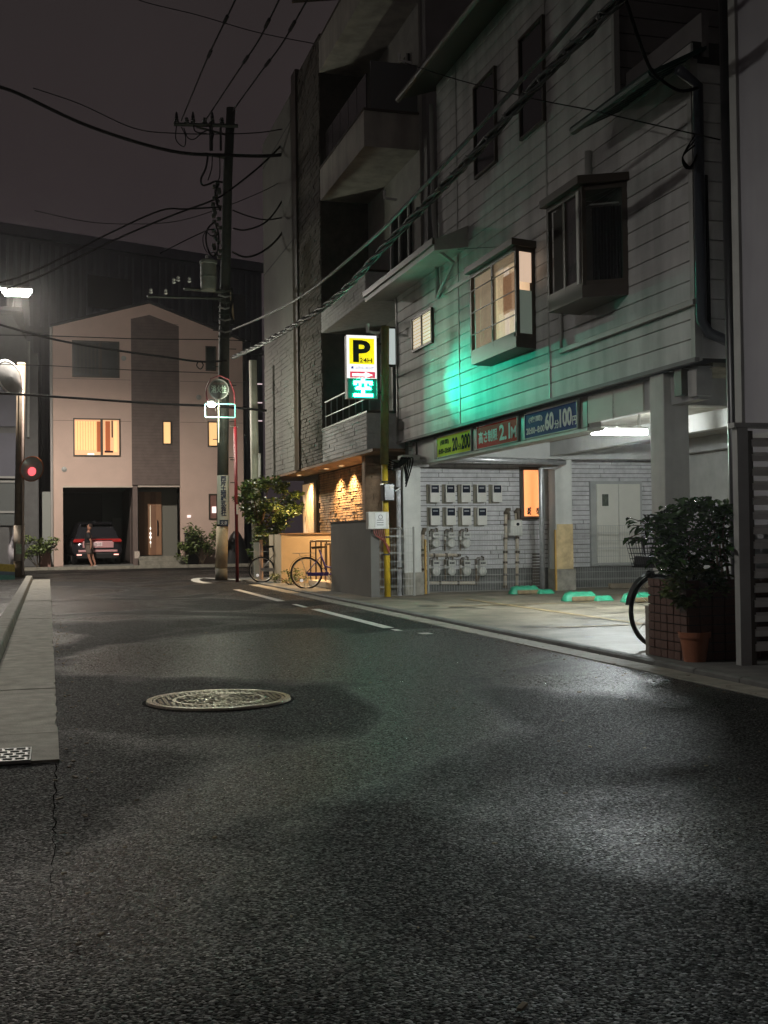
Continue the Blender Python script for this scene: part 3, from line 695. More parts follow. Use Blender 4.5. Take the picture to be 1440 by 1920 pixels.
# wire mesh fence between parking and the stone wall
def mesh_fence(name, a, b, h, label, z0=.04, pitch=.05, m=M_steel):
    a, b = Vector((*a, 0)), Vector((*b, 0)); d = (b - a); L = d.length; d.normalize(); s = Vector((-d.y, d.x, 0))
    f = empty(name, a, label, 'fence'); mb = MB(); x = 0
    while x < L:
        p = a + d * x; mb.add([p + s * u + Vector((0, 0, z)) for z in (z0, h) for u in (-.0025, .0025)] , [(0, 1, 3, 2)])
        mb.add([p + d * u + Vector((0, 0, z)) for z in (z0, h) for u in (-.0025, .0025)], [(0, 1, 3, 2)]); x += pitch
    for k in range(9):
        z = z0 + (h - z0) * k / 8
        for dz in ((-.0, .018) if k % 2 else (0,)):
            c_ = (a + b) / 2 + Vector((0, 0, z + dz)); mb.obox(c_, d * (L / 2), s * .004, Vector((0, 0, .003)))
    mb.build('wire_mesh', m, f, kind='stuff')
    n = max(1, round(L / 1.9))
    for i in range(n + 1): p = a + d * (L * i / n); MB().tube([p, p + Vector((0, 0, h + .02))], .02, 8).build('post', m, f)
    return f
M_fence = mat('fence_wire', (.38, .38, .35), .5, metal=.3)
mesh_fence('mesh_fence', (6.62, 20.25), (8.85, 20.25), 1.22, 'grey wire mesh fence in front of the gas meters', m=M_fence)
mesh_fence('mesh_fence', (9.15, 20.6), (11.4, 20.6), 1.22, 'grey wire mesh fence in front of the white double door', m=M_fence)
mesh_fence('mesh_fence', (5.45, 19.45), (6.1, 19.45), 1.2, 'short wire mesh panel between grey wall and yellow pole guard', m=M_fence)
p = W(1003, 1075, Y=20.1)
MB_ = empty('fence_gate_grille', p, 'small dark slatted grille standing beside the galvanised downpipe', 'grille')
mb = MB()
for i in range(12): mb.box(p.x - .05, p.x + .10, 20.08, 20.10, .08 + i * .055, .11 + i * .055)
mb.build('slats', M_brown, MB_)

# wheel stops
M_grn = mat('green_stop', (.03, .30, .17), .55, var=.35, vs=5, bump=.5, bs=30); M_grnb = mat('worn_stop', (.20, .15, .08), .8, var=.4, vs=9)
def wheel_stop(px, py, w, label, rz=0, first=[None]):
    p = W(px, py, Z=.03)
    if first[0]: return copy_tree(first[0], p, rz=rz, label=label)
    s = empty('wheel_stop', p, label, 'wheel stop', 'green wheel stops on the parking floor', rz=rz); first[0] = s
    for x0, x1, dy, hh in ((-.36, .20, 0, .14), (.10, .40, -.12, .075)):
        mb = MB(); n = 12; prof = [(-.10, 0), (-.085, .07), (-.05, .115), (.05, .125), (.085, .08), (.1, 0)]
        vs = []
        for i in range(n + 1):
            t = i / n; e2 = min(1, 6 * t + .35, 6 * (1 - t) + .35); x = x0 + (x1 - x0) * t
            vs += [(x, dy + a_ * (.8 + .2 * e2), b_ * hh / .125 * e2 * (1 + .08 * math.sin(i * 2.7))) for a_, b_ in prof]
        k_ = len(prof); fs = [(i * k_ + j, i * k_ + j + 1, (i + 1) * k_ + j + 1, (i + 1) * k_ + j) for i in range(n) for j in range(k_ - 1)] + [tuple(range(k_))[::-1], tuple(range(n * k_, n * k_ + k_))]
        mb.add(vs, fs).build('stop_block', M_grn, s, local=True, smooth=True)
    MB().box(-.26, .14, -.125, -.09, .0, .07).build('worn_face', M_grnb, s, local=True, bevel=.012)
    return s
wheel_stop(992, 1113, 75, 'green wheel stop nearest the gas meter fence')
wheel_stop(1096, 1126, 88, 'green wheel stop in the middle of the parking floor')
wheel_stop(1208, 1128, 60, 'green wheel stop partly hidden behind the bicycle wheel')
o = empty('timber_stop', W(1185, 1103, Z=.03), 'low dark timber wheel stop lying in front of the mesh fence', 'wheel stop', rz=-.12)
MB().box(-.45, .45, -.05, .05, 0, .10).build('beam', mat('old_timber', (.16, .13, .09), .8, var=.3), o, local=True, bevel=.01)

# ================================================================== BROWN APARTMENT BUILDING
XBF = 5.85
M_bal0 = mat('balcony_back', (.34, .33, .30), .8, var=.15)
B = empty('apartment_building', (5.85, 27, 0), 'tall stone faced apartment building with stacked balconies beyond the sided building', 'building')
boxpart('grey_wall', M_render, B, XBF, 13, 28.15, 32.4, 2.72, 12.1)
boxpart('corner_strip', M_brown, B, XBF - .05, XBF + .05, 27.62, 28.13, 2.70, 12.4)
boxpart('stone_wall', M_stoned, B, XBF + .02, 13, 25.3, 27.6, 2.72, 12.3)
boxpart('balcony_back_wall', M_bal0, B, 6.95, 13, 21.45, 25.28, 2.72, 13.4)
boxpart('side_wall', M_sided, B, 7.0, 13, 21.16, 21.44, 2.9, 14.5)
mb = MB(); stone_face(mb, (XBF, 32.38, 2.72), (0, -1, 0), (0, 0, 1), (-1, 0, 0), 4.2, 3.6, .12, .5, 1.4, .008, .004); mb.build('wall_course', M_render, B, kind='stuff')
mb = MB(); stone_face(mb, (XBF + .02, 27.6, 2.72), (0, -1, 0), (0, 0, 1), (-1, 0, 0), 2.28, 9.5, .09, .15, .45, .018, .01); mb.build('stone_course', M_stoned, B, kind='stuff')
boxpart('soffit', mat('soffit_wood', (.20, .12, .07), .6), B, XBF - .0, 13, 21.16, 32.4, 2.66, 2.715)
for zz in (5.4, 8.4, 11.4): boxpart('floor_joint', M_back, B, XBF - .006, XBF + .01, 28.2, 32.4, zz, zz + .03)
# balconies: parapet box, slab, glass screen or bars, dark opening with door behind
M_bal = mat('balcony_render', (.42, .39, .35), .8, var=.15, vs=2, streak=.3)
for i, (z0, z1, mm) in enumerate(((2.72, 3.42, M_stonew), (5.58, 6.12, M_stonew), (8.53, 9.22, M_bal), (11.4, 12.1, M_bal))):
    bl = MB().box(XBF, 7.1, 21.5, 25.26, z0, z0 + .18).build('balcony_slab', mm, B)
    w = MB().box(XBF, XBF + .12, 21.5, 25.26, z0 + .18, z1).box(XBF + .12, 7.1, 21.5, 21.62, z0 + .18, z1).build('parapet', mm, bl)
    if i < 2:
        mb = MB(); stone_face(mb, (XBF, 25.26, z0), (0, -1, 0), (0, 0, 1), (-1, 0, 0), 3.76, z1 - z0, .075, .3, .8, .014, .006)
        stone_face(mb, (XBF, 21.5, z0), (1, 0, 0), (0, 0, 1), (0, -1, 0), 1.25, z1 - z0, .075, .3, .8, .014, .006); mb.build('stone_course', M_stonew, bl, kind='stuff')
    MB().box(XBF - .02, 7.1, 21.46, 25.3, z1, z1 + .04).build('parapet_cap', M_brown, bl)
    mb = MB()
    if i == 0:
        for j in range(8): y_ = 21.56 + j * .52; mb.tube([(XBF + .06, y_, z1), (XBF + .06, y_, z1 + .62)], .014, 6)
        mb.tube([(XBF + .06, 21.52, z1 + .62), (XBF + .06, 25.24, z1 + .62)], .02, 6); mb.tube([(XBF + .06, 21.54, z1 + .3), (XBF + .06, 25.24, z1 + .3)], .012, 6)
        mb.build('railing', M_steel, bl)
    if i == 2:
        MB().box(XBF + .16, 7.1, 21.56, 21.6, z1 + .04, z1 + 1.0).build('privacy_screen', mat('screen_panel', (.12, .12, .125), .5), bl)
        for j in range(5): MB().box(XBF + .1, XBF + .13, 21.7 + j * .7, 22.36 + j * .7, z1 + .04, z1 + .8).build('glass_screen', mat('smoked_glass', (.06, .055, .055), .2), bl)
    mb = MB().box(6.90, 6.945, 22.0, 23.3, z0 + .2, z0 + 2.1); d_ = mb.build('balcony_window', M_glass, bl)
    for ya_ in (22.0, 22.62, 23.23): MB().box(6.87, 6.90, ya_, ya_ + .07, z0 + .2, z0 + 2.1).build('window_frame', M_trim, d_)
mb = MB(); mb.prism([(5.3, 20.9, 13.0), (8, 20.9, 13.5), (8, 20.9, 13.7), (5.3, 20.9, 13.2)], (0, 4.6, 0)).build('roof_eave', M_brown, B)
for j in range(5): boxpart('eave_rafter', M_trim, B, 5.4, 7.2, 21.2 + j * .9, 21.26 + j * .9, 12.9, 12.98)
for (px_, py_, yy) in ((732, 372, 21.45), (700, 622, 21.3), (760, 115, 21.45)):
    q = W(px_, py_, Y=yy); MB().tube([q + Vector((-.12, 0, .14)), q + Vector((-.12, 0, 0)), q + Vector((.12, 0, -.02))], .03, 8).build('vent_elbow', M_white, B)
# lit window on the side wall just beyond the sided building
a, b = W(727, 617, Y=21.12), W(740, 684, Y=21.12)
f = MB().box(a.x - .04, b.x + .05, 21.08, 21.155, b.z - .04, a.z + .04).build('window', M_brown, B); f['label'] = 'narrow lit window with frosted glass'
boxpart('pane', mat('cool_pane', (.7, .75, .72), .5, emit=(.75, .85, .82), es=.55), f, a.x, b.x, 21.065, 21.079, b.z, a.z)
# ground floor entrance
boxpart('entrance_wall', M_stoned, B, 7.2, 7.4, 21.3, 26.4, 0, 2.66)
boxpart('ground_core', M_stoned, B, 7.4, 13, 21.3, 31.5, 0, 2.66)
mb = MB(); stone_face(mb, (7.2, 26.4, 0), (0, -1, 0), (0, 0, 1), (-1, 0, 0), 5.1, 2.64, .062, .15, .5, .03, .012, g=.007); mb.build('stone_course', M_stoneb, B, kind='stuff')
boxpart('stone_pier', M_stoneb, B, 6.0, 7.2, 22.3, 22.5, 0, 2.66)
mb = MB(); stone_face(mb, (6.0, 22.3, 0), (1, 0, 0), (0, 0, 1), (0, -1, 0), 1.2, 2.64, .062, .15, .45, .03, .012, g=.007); mb.build('stone_course', M_stoneb, B, kind='stuff')
a, b = W(570, 897, X=6.55), W(598, 997, X=6.55)
boxpart('window_bay', M_brown, B, 6.55, 7.2, b.y, a.y, 0, 2.66)
w = boxpart('window', M_brown, B, 6.50, 6.549, b.y + .06, a.y, .9, 2.5); w['label'] = 'tall window glowing behind pale vertical blinds'
for j in range(4):
    boxpart('blind_slat', mat('vertical_blind', (.8, .62, .42), .8, emit=(1, .60, .30), es=.28), w, 6.48, 6.495, b.y + .3 + j * (a.y - b.y - .4) / 4, b.y + .3 + (j + .86) * (a.y - b.y - .4) / 4, .95, 2.45)
boxpart('bay_stone', M_stoned, B, 6.6, 7.2, 24.2, b.y - .02, 0, 2.66)
mb = MB(); stone_face(mb, (6.6, b.y - .02, 0), (0, -1, 0), (0, 0, 1), (-1, 0, 0), b.y - 24.22, 2.64, .062, .15, .5, .03, .012, g=.007); stone_face(mb, (6.6, 24.2, 0), (1, 0, 0), (0, 0, 1), (0, -1, 0), .6, 2.64, .062, .15, .45, .03, .012, g=.007); mb.build('stone_course', M_stoneb, B, kind='stuff')
for n_, (px_, py_) in enumerate(((561, 891), (612, 879), (640, 873))):
    q = W(px_, py_, Z=2.655)
    d = empty('porch_downlight', q, ['warm round downlight at the far end of the apartment porch soffit', 'warm round downlight in the middle of the porch soffit row', 'warm round downlight nearest the sign in the porch soffit row'][n_], 'downlight', 'downlights in the porch soffit')
    MB().lathe([(.07, 0), (.07, -.012), (.055, -.012), (.05, 0)], q, n=20).build('trim_ring', M_white, d)
    MB().lathe([(0, -.006), (.05, -.006)], q, n=20).build('lens', mat('warm_lens', (1, .8, .5), .5, emit=(1, .72, .38), es=9), d)
    l = bpy.data.lights.new('downlight_bulb', 'SPOT'); l.energy = LP['porch'] * (1.5 if n_ else 1.0); l.color = (1, .62, .28); l.spot_size = R(120); l.spot_blend = .7; l.shadow_soft_size = .03
    lo = bpy.data.objects.new('downlight_bulb', l); COL.objects.link(lo); lo.parent = d; lo.location = (0, 0, -.03)
l = bpy.data.lights.new('downlight_bulb', 'SPOT')
for n_, yy in enumerate((24.4, 22.9)):
    q = Vector((6.6, yy, 2.655))
    d = empty('porch_downlight', q, ['warm downlight close to the stone wall over the mailboxes', 'warm downlight above the entrance wall behind the grey wall'][n_], 'downlight')
    MB().lathe([(.07, 0), (.07, -.012), (.055, -.012), (.05, 0)], q, n=20).build('trim_ring', M_white, d)
    MB().lathe([(0, -.006), (.05, -.006)], q, n=20).build('lens', MATS['warm_lens'], d)
    l = bpy.data.lights.new('downlight_bulb', 'SPOT'); l.energy = LP['porch'] * 2; l.color = (1, .62, .28); l.spot_size = R(125); l.spot_blend = .6; l.shadow_soft_size = .03
    lo = bpy.data.objects.new('downlight_bulb', l); COL.objects.link(lo); lo.parent = d; lo.location = (0, 0, -.03)
a, b = W(655, 952, X=6.9), W(678, 976, X=6.9)
mbx = empty('mailbox_panel', a, 'brown entrance mailbox panel on the stone wall', 'mailbox')
boxpart('mailbox_case', M_brown, mbx, 6.85, 7.17, b.y, a.y, b.z - .1, a.z); 
for j in range(3): boxpart('mailbox_flap', M_trim, mbx, 6.835, 6.849, b.y + .04 + j * .3, b.y + .28 + j * .3, a.z - .2, a.z - .04)

# low walls, railing, steps in front of the apartments
a, b, c_, d_ = W(513, 1090, X=5.1), W(535, 1095, X=5.1), W(513, 1003, X=5.1), W(628, 1103, X=5.2)
gw = empty('grey_garden_wall', (5.25, 20.6, 0), 'plain grey rendered wall along the pavement left of the yellow pole guard', 'wall')
boxpart('wall_body', M_render, gw, 5.30, 5.45, 19.35, 22.3, 0, 1.33); boxpart('wall_cap', M_brown, gw, 5.285, 5.465, 19.34, 22.32, 1.33, 1.355)
bgw = empty('beige_garden_wall', (5.2, 27, 0), 'beige rendered wall lit by the porch behind the blue bicycle', 'wall')
yb = 26.6; xb0, xb1 = W(535, 1050, Y=yb).x, W(640, 1050, Y=yb).x
boxpart('wall_body', M_beige, bgw, xb0, 7.2, yb, yb + .15, 0, 1.14)
boxpart('pier', M_beige, bgw, xb0 - .10, xb0 + .05, yb - .02, yb + 1.5, 0, 1.14); boxpart('wall_cap', M_stoneb, bgw, xb0 - .12, 7.2, yb - .04, yb + .17, 1.14, 1.165)
rl = empty('step_railing', (5.5, 25, 0), 'brown metal railing beside the entrance steps', 'railing')
a, b = W(582, 1016, Y=25.3), W(612, 1016, Y=25.3)
mb = MB().tube([(a.x, 25.3, .98), (b.x + .1, 25.3, .98)], .025, 8); mb.build('top_rail', M_brown, rl)
for j in range(4): x = a.x + (b.x - a.x) * j / 3; MB().tube([(x, 25.3, 0), (x, 25.3, .97)], .018, 8).build('baluster', M_brown, rl)
rl2 = empty('step_railing', (5.9, 23.5, 0), 'second brown railing just left of the grey wall', 'railing')
a, b = W(610, 1026, Y=24.2), W(628, 1020, Y=24.2)
MB().tube([(a.x, 24.2, .9), (b.x + .2, 24.2, 1.0)], .022, 8).build('top_rail', M_brown, rl2)
for j in range(3): x = a.x + (b.x - a.x) * j / 2; MB().tube([(x, 24.2, 0), (x, 24.2, .93)], .016, 8).build('baluster', M_brown, rl2)
st = empty('entrance_steps', (6, 24.5, 0), 'lit entrance steps behind the blue bicycle', 'steps')
for j, (x0, z) in enumerate(((5.45, .14), (5.8, .28), (6.15, .42))): boxpart('step', M_beige, st, x0, 7.2, 22.5, 25.1, 0.02, z, bevel=.01)

# yellow pole with guard, meter boxes
py = Vector((5.63, 19.45, 0)); 
yp = empty('service_pole', py, 'slim service pole with yellow lower guard carrying the lit parking sign', 'pole')
M_yel = mat('yellow_guard', (.62, .42, .03), .5, var=.2, vs=6); M_polb = mat('brown_pole', (.16, .13, .035), .6, var=.3, vs=5)
q0, q1 = W(727, 1112, Y=19.45), W(722, 612, Y=19.45); X0 = q0.x; X1 = q1.x; zt_ = q1.z
MB().tube([(X0, 19.45, 0), (X0 - .03, 19.45, 2.3)], .055, 12).build('guard', M_yel, yp, smooth=True)
MB().tube([(X0 - .03, 19.45, 2.3), (X1, 19.45, zt_)], .075, 12).build('pole_shaft', M_polb, yp, smooth=True)
for z in (.75, 1.05, 1.45, 2.0): MB().lathe([(.06, -.015), (.064, -.015), (.064, .015), (.06, .015)], (X0 - .02, 19.45, z), n=14).build('band', M_back, yp)
q = W(714, 975, Y=19.35)
bx = empty('cable_cabinet', q, 'cream junction cabinet with printed sticker and red cables below', 'cabinet')
a, b = W(686, 960, Y=19.35), W(725, 992, Y=19.35)
boxpart('cabinet', M_cream, bx, a.x, b.x, 19.2, 19.36, b.z, a.z, bevel=.01)
boxpart('sticker', M_white, bx, a.x + .12, b.x - .06, 19.192, 19.199, b.z + .02, a.z - .02)
M_inkg = mat('ink_grey', (.25, .25, .25), .7)
MB().lathe([(.03, 0), (.04, 0), (.04, .002), (.03, .002)], ((a.x + b.x) / 2 + .03, 19.19, a.z - .09), (0, -1, 0), 20).build('sticker_print', M_inkg, bx)
for dz in (.15, .19, .23): boxpart('sticker_print', M_inkg, bx, a.x + .15, b.x - .1, 19.189, 19.191, a.z - dz, a.z - dz + .012)
M_redc = mat('red_cable', (.30, .08, .06), .6)
for j in range(6):
    x = a.x + .12 + j * .035; MB().tube(smooth([(x, 19.28, b.z), (x + .02, 19.28, b.z - .1 - .01 * j), (X0 - .1 + j * .01, 19.32, b.z - .2 - j * .02), (X0 + .02, 19.38, b.z - .32 - j * .02)]), .009, 6).build('cable', M_redc, bx)
q = W(728, 921, Y=19.3)
mt = empty('black_meter', q, 'black electricity meter strapped on the yellow pole', 'meter')
MB().box(q.x - .12, q.x + .08, 19.16, 19.38, q.z - .17, q.z + .13).build('meter_case', mat('black_plastic', (.02, .02, .022), .3), mt, bevel=.02)
boxpart('meter_label', M_cream, mt, q.x - .02, q.x + .05, 19.15, 19.16, q.z + .04, q.z + .09)
MB().tube([(q.x + .08, 19.27, q.z - .02), (q.x + .22, 19.3, q.z + .06)], .012, 6).build('meter_bracket', M_white, mt)
q = W(750, 870, Y=19.6)
jb = empty('cable_junction', q, 'dark tangle of junction boxes where the service pole meets the fascia', 'junction box')
MB().box(q.x - .16, q.x - .02, 19.45, 19.6, q.z - .12, q.z + .06).box(q.x - .02, q.x + .1, 19.5, 19.62, q.z - .02, q.z + .12).build('box', M_brown, jb, bevel=.02)
for j in range(5): MB().tube(smooth([q + Vector((-.3, -.1, .1 - .05 * j)), q + Vector((-.1, -.2, -.02 * j)), q + Vector((.05 * j, -.12, .1)), q + Vector((.1, 0, -.2 - .05 * j))]), .012, 6).build('cable', M_wire, jb)
dp = empty('drain_pipe', (5.9, 19.7, 0), 'weathered white drain pipe beside the first parking column', 'pipe')
q0, q1 = W(749, 1116, Y=19.68), W(747, 880, Y=19.68)
MB().tube([(q0.x, 19.68, 0), (q1.x, 19.68, q1.z), (q1.x + .3, 19.68, q1.z + .08), (q1.x + .55, 19.68, q1.z + .09)], .042, 10).build('pipe_run', mat('weathered_pipe', (.5, .5, .52), .6, var=.5, vs=7), dp, smooth=True)
for z in (.5, 1.2, 1.9): MB().lathe([(.045, -.02), (.055, -.02), (.055, .02), (.045, .02)], (q0.x, 19.68, z), n=12).build('pipe_clip', M_brown, dp)
boxpart('gap_shade_sheet', M_back, B, 5.95, 6.25, 19.95, 20.0, .02, 2.3)  # dark sheet added to stand for the shade in the gap

# ------------------------------------------------------------------ lit parking sign
YS = 19.4
tl, br = W(650, 628, Y=YS), W(706.5, 748, Y=YS); x0, x1, z1, z0 = tl.x, br.x, tl.z, br.z
def SX(px): return W(px, 690, Y=YS).x
def SZ(py_): return W(679, py_, Y=YS).z
sg = empty('parking_sign', ((x0 + x1) / 2, YS, z0), 'lit vertical parking sign with black P on yellow above a green vacancy display', 'sign')
boxpart('sign_case', M_brown, sg, x0, x1, YS + .003, YS + .16, z0, z1)
def glow(n_, c_, e_): return mat(n_, c_, .6, emit=c_, es=e_)
def face(n_, m_, px0, py0, px1, py1, d=.003): return MB().box(SX(px0), SX(px1), YS - d, YS - d + .0028, SZ(py1), SZ(py0)).build(n_, m_, sg)
ys_ = 709.5
face('white_panel', glow('sign_white', (1, .97, .95), 1.05), 650.3, 629, 706.3, ys_, .003)
face('yellow_panel', glow('sign_yellow', (1, .82, .01), 1.0), 655, 634.5, 702, 683, .0062)
M_k = mat('sign_black', (.01, .01, .008), .7)
text('P', (SX(662), YS - .0066, SZ(679.5)), (1, 0, 0), (0, 0, 1), SX(695) - SX(662), SZ(638) - SZ(679.5), M_k, sg, bold=.035)
text('24H', (SX(674), YS - .0066, SZ(680)), (1, 0, 0), (0, 0, 1), SX(697.5) - SX(674), SZ(671) - SZ(680), mat('sign_brown', (.06, .04, 0), .7), sg, bold=.02)
M_bl = mat('sign_blue', (.01, .02, .18), .7, emit=(.02, .04, .35), es=.6)
# small blue star mark
mb = MB(); cc = Vector((SX(660.5), YS - .0066, SZ(689.5))); rr = .037; pts = []
for i in range(10): a_ = math.pi / 2 + i * math.pi / 5 + .15; r_ = rr if i % 2 == 0 else rr * .42; pts.append(cc + Vector((math.cos(a_) * r_, 0, math.sin(a_) * r_)))
mb.prism(pts, (0, -.003, 0)).build('star_mark', M_bl, sg)
text('ユアパーキング', (SX(666), YS - .0066, SZ(693.5)), (1, 0, 0), (0, 0, 1), SX(700) - SX(666), SZ(687) - SZ(693.5), M_bl, sg, bold=.01)
face('red_panel', glow('sign_red', (.75, .06, .12), .8), 656, 697, 703, 708.8, .0062)
mb = MB(); y_ = YS - .0066; zc = SZ(703); 
mb.prism([(SX(660), y_, zc - .022), (SX(684), y_, zc - .022), (SX(684), y_, zc - .052), (SX(699), y_, zc), (SX(684), y_, zc + .052), (SX(684), y_, zc + .022), (SX(660), y_, zc + .022)], (0, -.003, 0)).build('arrow', glow('arrow_white', (1, .9, .9), 1.7), sg)
face('vacancy_panel', mat('vacancy_dark', (.004, .06, .045), .4, emit=(0, .35, .22), es=.30), 652, 710.5, 706, 747.5, .003)
M_led = mat('green_led', (.1, 1, .6), .5, emit=(.03, 1, .62), es=LP['led'])
def bar_(px0, py0, px1, py1): return (SX(px0), SX(px1), YS - .02, YS - .008, SZ(py1), SZ(py0))
mb = MB()
for b4 in ((662.5, 714.5, 697.5, 718.5), (676.5, 711, 683.5, 714.6), (662.5, 718.6, 668, 722), (692, 718.6, 697.5, 722), (668, 725, 675.5, 729), (684.5, 725, 692.5, 729), (672.5, 719, 676.5, 725.5), (683, 719, 687, 725.5), (666, 727, 695, 730.6), (677, 730.8, 683, 738), (662, 738.4, 698, 744)): mb.box(*bar_(*b4))
mb.build('vacancy_character', M_led, sg)
fr = MB()
for b4 in ((650.5, 710.2, 652.2, 748), (705.6, 710.2, 707, 748), (652, 746.6, 706, 748)): fr.box(*bar_(*b4))
fr.build('display_frame', mat('pale_frame', (.5, .6, .55), .5), sg)
MB().tube([(x1, YS + .08, z1 - .12), (X1 - .05, YS + .05, z1 - .12)], .02, 8).build('bracket', M_brown, sg); MB().tube([(x1, YS + .08, z0 + .12), (X1 - .05, YS + .05, z0 + .12)], .02, 8).build('bracket', M_brown, sg)
q = W(690, 622, Y=19.5)
cc_ = empty('security_camera', q, 'small white elbow shaped security camera above the parking sign', 'camera')
MB().tube([q + Vector((-.0, 0, .14)), q, q + Vector((.16, 0, -.03)), q + Vector((.17, 0, -.1))], .028, 8).build('camera_arm', M_white, cc_)
lsrc = Vector(((x0 + x1) / 2, YS - .06, SZ(729)))
for nm_, src, tgt, en_, col_, cone, bl in (('vacancy_beam', lsrc, W(880, 708, X=XA), LP['led_area'], (0, 1, .60), 46, 1.0), ('vacancy_glow', lsrc, lsrc + Vector((0, -1, -.1)), LP['led_area'] * .05, (0, 1, .58), 150, .8),
        ('panel_glow', lsrc + Vector((0, 0, .5)), lsrc + Vector((0, -1, .45)), LP['panel_area'], (1, .88, .66), 160, .8)):
    l = bpy.data.lights.new(nm_, 'SPOT'); l.energy = en_; l.color = col_; l.spot_size = R(cone); l.spot_blend = bl; l.shadow_soft_size = 0
    lo = bpy.data.objects.new(nm_, l); COL.objects.link(lo); lo.parent = sg
    lo.location = src - sg.location; lo.rotation_mode = 'QUATERNION'; lo.rotation_quaternion = (tgt - src).to_track_quat('-Z', 'Y')

# ================================================================== NEIGHBOUR BUILDING AT THE RIGHT EDGE
Cb = empty('grey_building', (5.6, 6, 0), 'smooth grey building wall at the right edge of the street', 'building')
boxpart('wall', mat('grey_lilac_wall', (.34, .33, .35), .75, var=.07, vs=1.5, streak=.12), Cb, 5.62, 12, -8, 8.66, 0, 15)
boxpart('corner_trim', M_trim, Cb, 5.59, 5.66, 8.60, 8.70, 1.83, 15)
boxpart('base_trim', M_trim, Cb, 5.585, 5.63, -8, 8.6, 1.80, 1.86)
dk = empty('dark_downpipe', (5.9, 9.2, 0), 'tall black downpipe in the gap between the two buildings', 'pipe')
for (pa_, pb2, r_) in (((1357, 0), (1383, 1095), .06),):
    q0, q1 = W(*pa_, Y=9.3), W(*pb2, Y=9.3); MB().tube([(q1.x, 9.3, .0), (q1.x, 9.3, .6), (q0.x + .01, 9.3, q0.z + 1)], r_, 12).build('pipe_run', mat('black_pipe', (.02, .02, .022), .35), dk, smooth=True)
for z in (1.2, 3.2, 5.2): MB().tube([(q1.x, 9.3, z), (q1.x + .15, 9.3, z + .01)], .012).build('pipe_clip', M_steel, dk)
pp = empty('corner_downpipe', (6.4, 10.3, 0), 'dark pair of downpipes and cables at the sided building corner', 'pipe')
q0, q1 = W(1308, 160, Y=10.35), W(1316, 620, Y=10.35)
MB().tube([(q0.x - .25, 10.3, q0.z + .12), (q0.x, 10.35, q0.z), (q1.x, 10.35, q1.z + .1), (q1.x + .08, 10.35, q1.z - .02), (q1.x + .42, 10.35, q1.z - .14)], .055, 12).build('pipe_run', mat('slate_pipe', (.05, .055, .07), .4), pp, smooth=True)
MB().tube([(q0.x + .08, 10.36, q0.z - .9), (q1.x + .09, 10.36, q1.z)], .02, 8).build('cable', M_wire, pp)
q = W(1300, 300, Y=10.3); 
for j in range(3): MB().tube(smooth([q + Vector((.02, 0, .25 - .05 * j)), q + Vector((-.12, 0, .02)), q + Vector((-.09 + .03 * j, -.02, -.1)), q + Vector((.0, 0, -.03)), q + Vector((.04, 0, .06))]), .008, 6).build('cable', M_wire, pp)

# louvre fence and post
lf = empty('louvre_fence', (5.35, 8, 0), 'metal louvre fence with pale horizontal slats at the right edge', 'fence')
M_slat = mat('pale_slat', (.62, .61, .57), .5, var=.1)
q = W(1406, 900, Y=8.0); xs = q.x
z = .12
while z < 1.80:
    MB().obox((xs + .6, 7.95, z + .05), (.62, 0, 0), (0, .02, .014), (0, -.006, .022)).build('slat', M_slat, lf); z += .113
qa, qb = W(1380, 1000, Y=7.97), W(1400, 1000, Y=7.97)
boxpart('fence_post', M_trim, lf, qa.x, qb.x, 7.93, 8.0, .02, 1.86); boxpart('fence_post', M_brown, lf, qb.x + .003, qb.x + .05, 7.94, 7.99, .02, 1.84)
boxpart('top_rail', M_trim, lf, qa.x - .03, xs + 1.3, 7.92, 8.01, 1.862, 1.90)

# brick planter
pl = empty('brick_planter', (4.95, 8.5, 0), 'dark brick planter wall holding the bush beside the parking entrance', 'planter')
M_brick = mat('brick_red', (.10, .044, .030), .7, var=.35, vs=9, bump=.4, bs=60); M_mort = mat('mortar', (.05, .045, .04), .9)
PX0, PX1, PY0, PY1, PH = 4.87, 5.75, 8.30, 8.93, .68
boxpart('planter_core', M_mort, pl, PX0 + .012, PX1, PY0 + .012, PY1 - .012, .03, PH - .02)
bme = MB().box(-.5, .5, -.5, .5, -.5, .5).build('brick', M_brick); bmesh_ = bme.data; bpy.data.objects.remove(bme)
rows = 9; bh = (PH - .03) / rows; 
for i in range(rows):
    z = .03 + i * bh + bh / 2
    nb_ = 6; bw_ = (PY1 - PY0) / nb_; offs = 0
    for j in range(nb_):
        y_ = PY0 + (j + .5) * bw_
        piece('brick', bmesh_, (PX0 + .011 + random.uniform(-.003, .002), y_, z), pl, (.028, bw_ - .011, bh - .010))
    nc = 8; cw = (PX1 - PX0) / nc
    for j in range(nc):
        piece('brick', bmesh_, (PX0 + (j + .5) * cw + .002, PY0 + .011 + random.uniform(-.003, .002), z), pl, (cw - .011, .028, bh - .010))
boxpart('planter_soil', mat('soil', (.03, .022, .015), .9), pl, PX0 + .03, PX1 - .02, PY0 + .03, PY1 - .03, PH - .03, PH - .01)
o = empty('concrete_stub', (4.9, 9.0, 0), 'short pale concrete stub post against the brick planter end', 'post')
MB().box(4.885, 4.955, 8.945, 9.02, .02, .44).build('post_body', M_conc, o, bevel=.006)

